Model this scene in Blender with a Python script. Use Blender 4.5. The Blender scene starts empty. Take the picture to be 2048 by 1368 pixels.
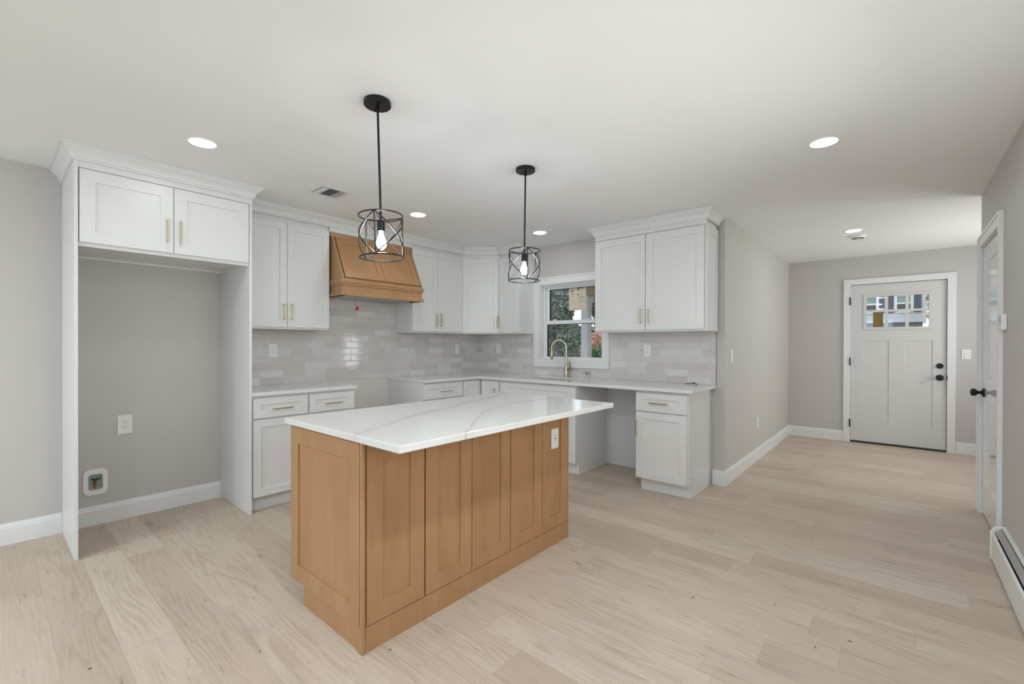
import bpy, bmesh, math, random
from mathutils import Vector, Matrix
random.seed(7)
S = bpy.context.scene
COL = S.collection

# ------------------------------------------------------------------ camera, world, lights, exposure
CAM = Vector((-4.37708, -4.31986, 1.28422)); YAW = 0.707967; PITCH = -0.003547; ROLL = 0.002443
FPX = 903.17; CYPX = 691.961; W, H_ = 2048, 1368
def make_camera():
    F0 = Vector((math.cos(YAW), math.sin(YAW), 0)); R0 = Vector((math.sin(YAW), -math.cos(YAW), 0)); U0 = Vector((0, 0, 1))
    F = F0*math.cos(PITCH) + U0*math.sin(PITCH); U = U0*math.cos(PITCH) - F0*math.sin(PITCH)
    R, U = R0*math.cos(ROLL) + U*math.sin(ROLL), U*math.cos(ROLL) - R0*math.sin(ROLL)
    cd = bpy.data.cameras.new('camera'); co = bpy.data.objects.new('camera', cd); COL.objects.link(co)
    cd.sensor_fit = 'HORIZONTAL'; cd.sensor_width = 36.0; cd.lens = FPX/W*36.0
    cd.shift_y = (CYPX - H_/2)/W
    cd.clip_start = 0.02; cd.clip_end = 200
    m = Matrix((R, U, -F)).transposed().to_4x4(); m.translation = CAM
    co.matrix_world = m
    S.camera = co
make_camera()

S.view_settings.view_transform = 'Standard'
S.view_settings.look = 'None'
S.view_settings.gamma = 1.0
S.view_settings.use_curve_mapping = False
S.view_settings.exposure = 0.0

SKY_STRENGTH = 1.9
CAN_EMIT = 57.0
REAR_FILL_EMIT = 500.0  # added out-of-view fill, far stronger than the visible downlights
RWIN_FILL_W = 23.0
BULB_EMIT = 175.0
DAY_W = 72.0
DAY_TILT, FOYER_TILT, FOYER_TURN = 22, 25, 25
FOYER_FILL_W = 48.0

world = bpy.data.worlds.new('sky'); S.world = world; world.use_nodes = True
wn = world.node_tree.nodes; wl = world.node_tree.links
wbg = wn['Background']; wbg.inputs['Color'].default_value = (0.86, 0.92, 1.0, 1); wbg.inputs['Strength'].default_value = SKY_STRENGTH

def area_light(name, loc, rot, sx, sy, watts, col):
    l = bpy.data.lights.new(name, 'AREA'); l.shape = 'RECTANGLE'; l.size = sx; l.size_y = sy; l.energy = watts; l.color = col
    o = bpy.data.objects.new(name, l); COL.objects.link(o); o.location = loc; o.rotation_euler = rot
    return o
# area lamps: daylight of the unseen back window, then two added fills
area_light('daylight_through_back_window', (-9.58, -2.4, 1.35), (0, math.radians(-90-DAY_TILT), 0), 1.7, 3.5, DAY_W, (0.75, 0.87, 1.0))
area_light('fill_over_heater', (-2.65, -4.90, 1.5), (math.radians(122), 0, 0), 2.1, 1.1, RWIN_FILL_W, (0.93, 0.92, 0.88))  # added fill lamp for the island side, floor and ceiling
area_light('fill_at_foyer_window', (1.95, -6.28, 1.37), (math.radians(90+FOYER_TILT), 0, math.radians(FOYER_TURN)), 1.5, 1.35, FOYER_FILL_W, (0.93, 0.93, 0.93))  # added fill lamp, brightens the hall and its ceiling

CEIL = 2.4554
# ------------------------------------------------------------------ materials
def lin(r, g, b):
    def f(c):
        c /= 255.0
        return c/12.92 if c <= 0.04045 else ((c+0.055)/1.055)**2.4
    return (f(r), f(g), f(b), 1)
def new_mat(name):
    m = bpy.data.materials.new(name); m.use_nodes = True
    return m, m.node_tree.nodes, m.node_tree.links, m.node_tree.nodes['Principled BSDF']
def plain(name, col, rough=0.5, metal=0.0, spec=0.5, bump=0.0, bscale=60.0, emit=None, estr=0):
    m, N, L, b = new_mat(name)
    b.inputs['Base Color'].default_value = col; b.inputs['Roughness'].default_value = rough
    b.inputs['Metallic'].default_value = metal; b.inputs['Specular IOR Level'].default_value = spec
    tc = N.new('ShaderNodeTexCoord'); nz = N.new('ShaderNodeTexNoise'); nz.inputs['Scale'].default_value = bscale
    L.new(tc.outputs['Object'], nz.inputs['Vector'])
    if bump:
        bp = N.new('ShaderNodeBump'); bp.inputs['Strength'].default_value = bump; bp.inputs['Distance'].default_value = 0.002
        L.new(nz.outputs['Fac'], bp.inputs['Height']); L.new(bp.outputs['Normal'], b.inputs['Normal'])
    else:
        mr = N.new('ShaderNodeMapRange'); mr.inputs['To Min'].default_value = max(0, rough-0.03); mr.inputs['To Max'].default_value = min(1, rough+0.03)
        L.new(nz.outputs['Fac'], mr.inputs['Value']); L.new(mr.outputs['Result'], b.inputs['Roughness'])
    if emit:
        b.inputs['Emission Color'].default_value = emit; b.inputs['Emission Strength'].default_value = estr
    return m
class NT:
    """small helper for building node graphs"""
    def __init__(s, m): s.t = m.node_tree; s.N = s.t.nodes; s.L = s.t.links
    def n(s, t, **k):
        x = s.N.new(t)
        for a, v in k.items(): setattr(x, a, v)
        return x
    def put(s, sock, v):
        if hasattr(v, 'is_output') or isinstance(v, bpy.types.NodeSocket): s.L.new(v, sock)
        else: sock.default_value = v
    def m(s, op, a, b=None, c=None, clamp=False):
        x = s.n('ShaderNodeMath', operation=op); x.use_clamp = clamp
        s.put(x.inputs[0], a)
        if b is not None: s.put(x.inputs[1], b)
        if c is not None: s.put(x.inputs[2], c)
        return x.outputs[0]
    def xyz(s, v):
        x = s.n('ShaderNodeSeparateXYZ'); s.L.new(v, x.inputs[0]); return x.outputs
    def comb(s, a, b, c):
        x = s.n('ShaderNodeCombineXYZ')
        for i, v in enumerate((a, b, c)): s.put(x.inputs[i], v)
        return x.outputs[0]
    def noise(s, v, scale, detail=2, rough=0.5, dist=0.0):
        x = s.n('ShaderNodeTexNoise'); s.L.new(v, x.inputs['Vector']); x.inputs['Scale'].default_value = scale
        x.inputs['Detail'].default_value = detail; x.inputs['Roughness'].default_value = rough; x.inputs['Distortion'].default_value = dist
        return x.outputs['Fac']
    def white(s, v, dim='3D'):
        x = s.n('ShaderNodeTexWhiteNoise', noise_dimensions=dim)
        s.L.new(v, x.inputs['Vector'] if dim != '1D' else x.inputs['W']); return x.outputs
    def mix(s, f, a, b, bt='MIX'):
        x = s.n('ShaderNodeMix', data_type='RGBA', blend_type=bt)
        s.put(x.inputs[0], f); s.put(x.inputs[6], a); s.put(x.inputs[7], b); return x.outputs[2]
    def ramp(s, f, stops):
        x = s.n('ShaderNodeValToRGB'); s.put(x.inputs[0], f); e = x.color_ramp.elements
        while len(e) < len(stops): e.new(0.5)
        for el, (p, c) in zip(e, stops): el.position = p; el.color = c
        return x.outputs[0]
    def step(s, x, lo, hi):
        mr = s.n('ShaderNodeMapRange', interpolation_type='SMOOTHSTEP'); s.put(mr.inputs[0], x)
        s.put(mr.inputs[1], lo); s.put(mr.inputs[2], hi); return mr.outputs[0]
    def bump(s, h, strength, dist, sock):
        b = s.n('ShaderNodeBump'); s.put(b.inputs['Height'], h); b.inputs['Strength'].default_value = strength; b.inputs['Distance'].default_value = dist
        s.L.new(b.outputs[0], sock)

def floor_material():
    m, N, L, b = new_mat('plank_floor'); t = NT(m)
    tc = t.n('ShaderNodeTexCoord'); x, y, z = t.xyz(tc.outputs['Object'])
    PW, PL = 0.182, 1.22
    r = t.m('FLOOR', t.m('DIVIDE', x, PW)); fx = t.m('FRACT', t.m('DIVIDE', x, PW))
    roff = t.white(t.comb(r, 3.0, 0.0))[0]
    yy = t.m('ADD', t.m('DIVIDE', y, PL), t.m('MULTIPLY', roff, 7.0))
    c = t.m('FLOOR', yy); fy = t.m('FRACT', yy)
    idv = t.comb(r, c, 0.0); wv = t.white(idv); rnd = wv[0]
    rs = t.xyz(wv[1])
    # grain coordinates shifted for each plank
    gx = t.m('ADD', x, t.m('MULTIPLY', rs[0], 31.0)); gy = t.m('ADD', y, t.m('MULTIPLY', rs[1], 17.0))
    warp = t.noise(t.comb(t.m('MULTIPLY', gx, 6.0), t.m('MULTIPLY', gy, 0.62), 0.0), 1.0, 2, 0.5)
    cath = t.m('MULTIPLY', t.m('ADD', t.m('MULTIPLY', gx, 9.0), t.m('MULTIPLY', warp, 4.2)), 7.0)
    rings = t.m('ADD', t.m('MULTIPLY', t.m('SINE', t.m('MULTIPLY', cath, 3.0)), 0.5), 0.5)
    fine = t.noise(t.comb(t.m('MULTIPLY', gx, 110.0), t.m('MULTIPLY', gy, 4.0), 0.0), 1.0, 4, 0.6)
    streak = t.noise(t.comb(t.m('MULTIPLY', gx, 22.0), t.m('MULTIPLY', gy, 1.6), 3.0), 1.0, 4, 0.62)
    blotch = t.noise(t.comb(t.m('MULTIPLY', gx, 5.0), t.m('MULTIPLY', gy, 1.4), 9.0), 1.0, 2, 0.5)
    base = t.ramp(rnd, [(0.0, lin(197, 180, 162)), (0.45, lin(206, 190, 172)), (1.0, lin(213, 199, 183))])
    base = t.mix(t.m('MULTIPLY', t.step(streak, 0.50, 0.80), 0.42), base, lin(164, 142, 120))
    base = t.mix(t.m('MULTIPLY', t.m('MULTIPLY', rings, t.step(blotch, 0.42, 0.66)), 0.30), base, lin(150, 130, 110))
    base = t.mix(t.m('MULTIPLY', t.step(fine, 0.42, 0.75), 0.26), base, lin(164, 144, 124))
    # short dark flecks running with the grain
    fl = t.noise(t.comb(t.m('MULTIPLY', gx, 60.0), t.m('MULTIPLY', gy, 6.5), 21.0), 1.0, 3, 0.55)
    flp = t.noise(t.comb(t.m('MULTIPLY', gx, 4.0), t.m('MULTIPLY', gy, 1.8), 5.0), 1.0, 1, 0.5)
    base = t.mix(t.m('MULTIPLY', t.m('MULTIPLY', t.step(fl, 0.60, 0.74), t.step(flp, 0.40, 0.60)), 0.62), base, lin(132, 112, 92))
    # knots: small dark heart in a soft halo
    vo = t.n('ShaderNodeTexVoronoi', feature='F1'); vo.inputs['Scale'].default_value = 1.0
    L.new(t.comb(t.m('ADD', t.m('MULTIPLY', gx, 5.5), t.m('MULTIPLY', fine, 0.10)), t.m('ADD', t.m('MULTIPLY', gy, 2.3), t.m('MULTIPLY', streak, 0.12)), 0.0), vo.inputs['Vector'])
    keep = t.m('GREATER_THAN', t.xyz(vo.outputs['Color'])[0], 0.55)
    halo = t.m('MULTIPLY', t.m('SUBTRACT', 1.0, t.step(vo.outputs['Distance'], 0.02, 0.22)), keep)
    knot = t.m('MULTIPLY', t.m('SUBTRACT', 1.0, t.step(vo.outputs['Distance'], 0.012, 0.060)), keep)
    base = t.mix(t.m('MULTIPLY', t.m('MULTIPLY', halo, t.step(fine, 0.35, 0.65)), 0.45), base, lin(140, 118, 98))
    base = t.mix(t.m('MULTIPLY', knot, 0.60), base, lin(104, 86, 72))
    # seams
    sx = t.m('MINIMUM', fx, t.m('SUBTRACT', 1.0, fx)); sy = t.m('MINIMUM', fy, t.m('SUBTRACT', 1.0, fy))
    seam = t.m('MAXIMUM', t.m('SUBTRACT', 1.0, t.step(t.m('MULTIPLY', sx, PW), 0.0003, 0.0016)), t.m('SUBTRACT', 1.0, t.step(t.m('MULTIPLY', sy, PL), 0.0003, 0.0016)))
    base = t.mix(t.m('MULTIPLY', seam, 0.35), base, lin(120, 104, 88))
    L.new(base, b.inputs['Base Color'])
    b.inputs['Roughness'].default_value = 0.42; b.inputs['Specular IOR Level'].default_value = 0.35
    t.bump(t.m('SUBTRACT', t.m('MULTIPLY', fine, 0.3), seam), 0.12, 0.001, b.inputs['Normal'])
    return m

def wood_material():
    m, N, L, b = new_mat('stained_maple'); t = NT(m)
    tc = t.n('ShaderNodeTexCoord'); x, y, z = t.xyz(tc.outputs['Object'])
    hv = t.m('ADD', x, t.m('MULTIPLY', y, 0.83))
    g = t.noise(t.comb(t.m('MULTIPLY', hv, 14.0), t.m('MULTIPLY', z, 1.5), t.m('MULTIPLY', y, 3.0)), 1.0, 4, 0.6, 0.4)
    f = t.noise(t.comb(t.m('MULTIPLY', hv, 190.0), t.m('MULTIPLY', z, 7.0), 0.0), 1.0, 3, 0.6)
    bl = t.noise(t.comb(t.m('MULTIPLY', hv, 5.0), t.m('MULTIPLY', z, 2.5), 4.0), 1.0, 3, 0.55)
    base = t.ramp(g, [(0.2, lin(170, 129, 90)), (0.5, lin(177, 136, 96)), (0.82, lin(185, 145, 106))])
    base = t.mix(t.m('MULTIPLY', t.step(bl, 0.42, 0.72), 0.40), base, lin(158, 117, 77))
    base = t.mix(t.m('MULTIPLY', t.step(f, 0.5, 0.8), 0.09), base, lin(140, 98, 60))
    L.new(base, b.inputs['Base Color']); b.inputs['Roughness'].default_value = 0.36; b.inputs['Specular IOR Level'].default_value = 0.42
    return m

def tile_material(name, axis):
    m, N, L, b = new_mat(name); t = NT(m)
    tc = t.n('ShaderNodeTexCoord'); x, y, z = t.xyz(tc.outputs['Object'])
    TW, TH = 0.204, 0.0655
    u = x if axis == 'x' else y
    row = t.m('FLOOR', t.m('DIVIDE', t.m('SUBTRACT', z, 0.914), TH)); fz = t.m('FRACT', t.m('DIVIDE', t.m('SUBTRACT', z, 0.914), TH))
    ro = t.white(t.comb(row, 5.0, 0.0))[0]
    uu = t.m('ADD', t.m('DIVIDE', u, TW), t.m('MULTIPLY', t.m('ROUND', t.m('MULTIPLY', ro, 3.0)), 0.333))
    c = t.m('FLOOR', uu); fu = t.m('FRACT', uu)
    wv = t.white(t.comb(row, c, 1.0))
    col = t.ramp(wv[0], [(0.0, lin(205, 199, 195)), (0.3, lin(212, 207, 203)), (0.7, lin(217, 213, 210)), (1.0, lin(226, 224, 221))])
    mott = t.noise(tc.outputs['Object'], 14.0, 3, 0.6)
    col = t.mix(t.m('MULTIPLY', t.step(mott, 0.45, 0.75), 0.25), col, lin(204, 198, 195))
    gz = t.m('MULTIPLY', t.m('MINIMUM', fz, t.m('SUBTRACT', 1.0, fz)), TH); gu = t.m('MULTIPLY', t.m('MINIMUM', fu, t.m('SUBTRACT', 1.0, fu)), TW)
    edge = t.m('MINIMUM', gz, gu)
    grout = t.m('SUBTRACT', 1.0, t.step(edge, 0.0006, 0.0014))
    col = t.mix(t.m('MULTIPLY', grout, 0.7), col, lin(198, 193, 189))
    L.new(col, b.inputs['Base Color'])
    L.new(t.m('ADD', 0.09, t.m('MULTIPLY', grout, 0.5)), b.inputs['Roughness'])
    b.inputs['Specular IOR Level'].default_value = 0.55
    # hand-made waviness and a small tilt of each tile
    wav = t.noise(t.comb(t.m('MULTIPLY', u, 9.0), t.m('MULTIPLY', z, 16.0), wv[0]), 1.0, 2, 0.5)
    tl = t.xyz(wv[1])
    tilt = t.m('ADD', t.m('MULTIPLY', t.m('SUBTRACT', tl[0], 0.5), fu), t.m('MULTIPLY', t.m('SUBTRACT', tl[1], 0.5), fz))
    h = t.m('ADD', t.m('ADD', t.m('MULTIPLY', wav, 0.9), t.m('MULTIPLY', tilt, 0.35)), t.m('MULTIPLY', t.step(edge, 0.0004, 0.004), 0.5))
    t.bump(h, 0.5, 0.0022, b.inputs['Normal'])
    return m

def quartz_material(name, veins=()):
    """white quartz; veins = lists of (u, v) points of a vein drawn in the slab, u along x"""
    m, N, L, b = new_mat(name); t = NT(m)
    tc = t.n('ShaderNodeTexCoord'); x, y, z = t.xyz(tc.outputs['Object'])
    cloud = t.noise(tc.outputs['Object'], 3.0, 4, 0.6, 0.6)
    col = t.mix(t.m('MULTIPLY', t.step(cloud, 0.45, 0.75), 0.25), lin(228, 227, 224), lin(214, 213, 210))
    wob = t.noise(tc.outputs['Object'], 11.0, 4, 0.65); wob2 = t.noise(tc.outputs['Object'], 3.5, 2, 0.5)
    wid = t.noise(tc.outputs['Object'], 5.0, 2, 0.6)
    for k, pts in enumerate(veins):
        u0, u1 = pts[0][0], pts[-1][0]; v0 = min(p[1] for p in pts)-0.05; v1 = max(p[1] for p in pts)+0.05
        fc = t.n('ShaderNodeFloatCurve'); cm = fc.mapping; cu = cm.curves[0]
        nrm = [((p[0]-u0)/(u1-u0), (p[1]-v0)/(v1-v0)) for p in pts]
        cu.points[0].location = nrm[0]; cu.points[1].location = nrm[-1]
        for q in nrm[1:-1]: cu.points.new(*q)
        cm.update()
        un = t.m('DIVIDE', t.m('SUBTRACT', x, u0), (u1-u0)); t.L.new(un, fc.inputs['Value'])
        vv = t.m('ADD', t.m('MULTIPLY', fc.outputs[0], (v1-v0)), v0)
        dist = t.m('ABSOLUTE', t.m('ADD', t.m('SUBTRACT', y, vv), t.m('MULTIPLY', t.m('SUBTRACT', wob, 0.5), 0.075)))
        wv_ = t.m('MULTIPLY', t.step(wid, 0.25, 0.8), 0.013)
        line = t.m('SUBTRACT', 1.0, t.step(dist, t.m('MULTIPLY', wv_, 0.1), t.m('ADD', wv_, 0.003)))
        halo = t.m('SUBTRACT', 1.0, t.step(dist, 0.0, 0.09))
        col = t.mix(t.m('MULTIPLY', halo, 0.16), col, lin(186, 183, 178))
        col = t.mix(t.m('MULTIPLY', line, 0.55), col, lin(162, 155, 145))
    # faint overall veining
    n1 = t.noise(t.comb(t.m('MULTIPLY', x, 1.2), t.m('MULTIPLY', y, 2.2), t.m('MULTIPLY', z, 2.0)), 1.4, 5, 0.6, 0.8)
    fv = t.m('SUBTRACT', 1.0, t.step(t.m('ABSOLUTE', t.m('SUBTRACT', n1, 0.5)), 0.0, 0.012))
    col = t.mix(t.m('MULTIPLY', fv, t.m('MULTIPLY', t.step(wob2, 0.4, 0.7), 0.30 if not veins else 0.10)), col, lin(165, 160, 152))
    L.new(col, b.inputs['Base Color']); b.inputs['Roughness'].default_value = 0.14; b.inputs['Specular IOR Level'].default_value = 0.5
    return m

def glass_material(name, tint=(0.93, 0.95, 0.94, 1)):
    m = bpy.data.materials.new(name); m.use_nodes = True; t = NT(m); N = t.N
    for n in list(N): N.remove(n)
    out = t.n('ShaderNodeOutputMaterial'); mx = t.n('ShaderNodeMixShader'); tr = t.n('ShaderNodeBsdfTransparent'); gl = t.n('ShaderNodeBsdfGlossy')
    fr = t.n('ShaderNodeFresnel'); fr.inputs[0].default_value = 1.45; tr.inputs[0].default_value = tint; gl.inputs['Roughness'].default_value = 0.01
    t.L.new(fr.outputs[0], mx.inputs[0]); t.L.new(tr.outputs[0], mx.inputs[1]); t.L.new(gl.outputs[0], mx.inputs[2]); t.L.new(mx.outputs[0], out.inputs[0])
    return m
def emitter(name, col, strength):
    m = bpy.data.materials.new(name); m.use_nodes = True; t = NT(m)
    for n in list(t.N): t.N.remove(n)
    out = t.n('ShaderNodeOutputMaterial'); e = t.n('ShaderNodeEmission'); e.inputs[0].default_value = col; e.inputs[1].default_value = strength
    t.L.new(e.outputs[0], out.inputs[0]); return m
def leaf_material(name, c1, c2, rough=0.5):
    m, N, L, b = new_mat(name); t = NT(m)
    g = t.n('ShaderNodeTexCoord'); w = t.noise(g.outputs['Object'], 9.0, 3, 0.6)
    L.new(t.mix(t.step(w, 0.35, 0.65), c1, c2), b.inputs['Base Color']); b.inputs['Roughness'].default_value = rough
    return m

M = dict(
    floor=floor_material(), wood=wood_material(),
    wall=plain('greige_wall_paint', lin(199, 195, 190), 0.55, bump=0.04, bscale=220), ceil=plain('ceiling_paint', lin(240, 240, 239), 0.7, bump=0.04, bscale=160),
    white=plain('cabinet_paint', lin(227, 227, 225), 0.33), trim=plain('trim_paint', lin(232, 232, 231), 0.30),
    door=plain('front_door_paint', lin(214, 213, 210), 0.42), gloss_door=plain('gloss_door_paint', lin(232, 232, 230), 0.10),
    primer=plain('primed_drywall', lin(222, 222, 222), 0.6, bump=0.12, bscale=40),
    tile_x=tile_material('wavy_tile_range_wall', 'x'), tile_y=tile_material('wavy_tile_window_wall', 'y'),
    quartz=quartz_material('white_quartz'),
    isl=quartz_material('veined_quartz', [
        [(-3.43, -2.655), (-3.265, -2.577), (-2.972, -2.424), (-2.621, -2.327), (-2.30, -2.21), (-2.005, -2.131), (-1.84, -2.055), (-1.75, -2.02)],
        [(-3.20, -3.02), (-3.13, -2.985), (-3.06, -2.94), (-3.0, -2.894), (-2.85, -2.78), (-2.69, -2.669), (-2.60, -2.60), (-2.40, -2.53), (-2.246, -2.464), (-2.02, -2.488), (-1.75, -2.47)]]),
    black=plain('black_metal', lin(24, 24, 25), 0.38, 0.3), gold=plain('champagne_metal', lin(202, 190, 162), 0.30, 0.9),
    nickel=plain('brushed_nickel', lin(190, 182, 166), 0.24, 0.95), steel=plain('stainless_steel', lin(176, 176, 174), 0.32, 0.9),
    plate=plain('white_plastic', lin(238, 238, 236), 0.35), dark=plain('dark_slot', lin(28, 28, 28), 0.6),
    vinyl=plain('white_vinyl', lin(236, 237, 238), 0.3), gasket=plain('window_gasket', lin(60, 62, 62), 0.6),
    glass=glass_material('window_glass'), bulbglass=glass_material('bulb_glass', (0.98, 0.98, 0.98, 1)),
    can=emitter('downlight_lens', (0.905, 0.95, 1.0, 1), CAN_EMIT), fill_can=emitter('rear_fill_lens', (0.85, 0.935, 1.0, 1), REAR_FILL_EMIT), bulb=emitter('bulb_core', (0.89, 0.945, 1.0, 1), BULB_EMIT),
    cavity=plain('vent_cavity', lin(74, 74, 74), 0.8), slat=plain('vent_paint', lin(226, 226, 224), 0.4), shadedslat=plain('vent_louver_shaded', lin(150, 150, 149), 0.5),  # grey louvers: the vent paint with shade put into the colour
    red=plain('red_plastic_tag', lin(196, 20, 24), 0.35), paper=plain('label_paper', lin(222, 212, 190), 0.6), ink=plain('label_ink', lin(52, 50, 46), 0.6), inkgrey=plain('label_grey_ink', lin(150, 144, 130), 0.6),
    amber=plain('amber_film', lin(132, 108, 50), 0.5), brass=plain('brass_valve', lin(176, 140, 80), 0.3, 0.9), green=plain('green_handle', lin(22, 66, 44), 0.5),
    boxgrey=plain('valve_box', lin(150, 152, 152), 0.5), alu=plain('tile_edge_metal', lin(120, 116, 104), 0.35, 0.8), hinge=plain('satin_hinge', lin(150, 146, 138), 0.35, 0.9),
    bark=plain('tree_bark', lin(74, 62, 52), 0.9, bump=0.6, bscale=20), lawn=leaf_material('lawn', lin(84, 96, 60), lin(108, 112, 76), 0.9),
    leaf1=leaf_material('dark_needles', lin(112, 124, 114), lin(152, 158, 148)), leaf2=leaf_material('grey_green_leaves', lin(150, 158, 150), lin(120, 132, 122)),
    leaf3=leaf_material('russet_leaves', lin(206, 164, 140), lin(222, 190, 168)), leaf4=leaf_material('bright_leaves', lin(84, 134, 92), lin(130, 168, 124)), leaf5=leaf_material('autumn_leaves', lin(180, 152, 110), lin(236, 230, 220)),
    pinkflower=plain('pink_petals', lin(226, 130, 130), 0.6), siding=None, shutter=plain('grey_shutter', lin(92, 98, 110), 0.5),
    porch=plain('porch_white', lin(240, 242, 250), 0.5), soffit=plain('porch_soffit', lin(190, 178, 152), 0.6), slate=plain('foundation_slate', lin(120, 126, 138), 0.8, bump=0.4, bscale=8),
    paleglass=plain('glass_painted_reflection', lin(150, 160, 160), 0.12), darkglass=plain('dark_reflecting_glass', lin(70, 74, 78), 0.12), step=plain('porch_boards', lin(150, 148, 144), 0.7),  # pale glass has the sash's reflection put into its colour
    wire=plain('dark_wire', lin(40, 38, 36), 0.5), crumb=plain('debris_brown', lin(74, 60, 48), 0.8),
)
def siding_material():
    m, N, L, b = new_mat('white_lap_siding'); t = NT(m)
    tc = t.n('ShaderNodeTexCoord'); x, y, z = t.xyz(tc.outputs['Object'])
    f = t.m('FRACT', t.m('DIVIDE', z, 0.11))
    b.inputs['Base Color'].default_value = lin(232, 232, 242); b.inputs['Roughness'].default_value = 0.5
    L.new(t.mix(t.m('SUBTRACT', 1.0, t.step(f, 0.0, 0.14)), lin(232, 232, 242), lin(196, 198, 212)), b.inputs['Base Color'])
    t.bump(f, 0.6, 0.012, b.inputs['Normal']); return m
M['siding'] = siding_material()

# ------------------------------------------------------------------ geometry helpers
def bx(bm, x0, x1, y0, y1, z0, z1):
    x0, x1 = min(x0, x1), max(x0, x1); y0, y1 = min(y0, y1), max(y0, y1); z0, z1 = min(z0, z1), max(z0, z1)
    v = [bm.verts.new(p) for p in ((x0,y0,z0),(x1,y0,z0),(x1,y1,z0),(x0,y1,z0),(x0,y0,z1),(x1,y0,z1),(x1,y1,z1),(x0,y1,z1))]
    for f in ((0,3,2,1),(4,5,6,7),(0,1,5,4),(1,2,6,5),(2,3,7,6),(3,0,4,7)): bm.faces.new([v[i] for i in f])
    return bm
def BM(*boxes):
    bm = bmesh.new()
    for b in boxes: bx(bm, *b)
    return bm
def tube(bm, pts, r, seg=12, cap=True, radii=None):
    pts = [Vector(p) for p in pts]; rings = []
    n = len(pts); ref = None
    for i, p in enumerate(pts):
        d = (pts[min(i+1, n-1)] - pts[max(i-1, 0)]).normalized()
        if ref is None:
            ref = d.orthogonal().normalized()
        else:
            ref = (ref - d*ref.dot(d)); ref = ref.normalized() if ref.length > 1e-6 else d.orthogonal().normalized()
        b2 = d.cross(ref)
        rr = radii[i] if radii else r
        rings.append([bm.verts.new(p + (ref*math.cos(a) + b2*math.sin(a))*rr) for a in [2*math.pi*k/seg for k in range(seg)]])
    for a, b in zip(rings, rings[1:]):
        for k in range(seg): bm.faces.new((a[k], a[(k+1) % seg], b[(k+1) % seg], b[k]))
    if cap:
        bm.faces.new(rings[0][::-1]); bm.faces.new(rings[-1])
    return bm
def ring(bm, c, R, r, seg=64, s2=8):
    rs = []
    for i in range(seg):
        a = 2*math.pi*i/seg
        rs.append([bm.verts.new((c[0]+(R+r*math.cos(b))*math.cos(a), c[1]+(R+r*math.cos(b))*math.sin(a), c[2]+r*math.sin(b))) for b in [2*math.pi*k/s2 for k in range(s2)]])
    for i in range(seg):
        A, B = rs[i], rs[(i+1) % seg]
        for k in range(s2): bm.faces.new((A[k], B[k], B[(k+1) % s2], A[(k+1) % s2]))
    return bm
def lathe(bm, prof, seg=32, c=(0, 0, 0)):
    rs = []
    for r, z in prof:
        if r < 1e-6: rs.append([bm.verts.new((c[0], c[1], c[2]+z))])
        else: rs.append([bm.verts.new((c[0]+r*math.cos(2*math.pi*k/seg), c[1]+r*math.sin(2*math.pi*k/seg), c[2]+z)) for k in range(seg)])
    for A, B in zip(rs, rs[1:]):
        for k in range(seg):
            k2 = (k+1) % seg
            if len(A) == 1 and len(B) == 1: continue
            if len(A) == 1: bm.faces.new((A[0], B[k2], B[k]))
            elif len(B) == 1: bm.faces.new((A[k], A[k2], B[0]))
            else: bm.faces.new((A[k], A[k2], B[k2], B[k]))
    return bm
def xf(bm, mat):
    bmesh.ops.transform(bm, matrix=mat, verts=bm.verts); return bm
def sweep(bm, path, prof):
    """profile (out, z) swept along an xy path, mitred; out is to the right of travel"""
    P = [Vector((p[0], p[1])) for p in path]; n = len(P); rows = []
    for i in range(n):
        d0 = (P[i]-P[i-1]).normalized() if i else None; d1 = (P[i+1]-P[i]).normalized() if i < n-1 else None
        r = lambda d: Vector((d.y, -d.x))
        if d0 is None: o = r(d1)
        elif d1 is None: o = r(d0)
        else:
            o = (r(d0)+r(d1)).normalized(); o = o / max(0.2, o.dot(r(d0)))
        rows.append([bm.verts.new((P[i].x+o.x*a, P[i].y+o.y*a, z)) for a, z in prof])
    m = len(prof)
    for A, B in zip(rows, rows[1:]):
        for k in range(m): bm.faces.new((A[k], A[(k+1) % m], B[(k+1) % m], B[k]))
    bm.faces.new(rows[0][::-1]); bm.faces.new(rows[-1])
    return bm
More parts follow.
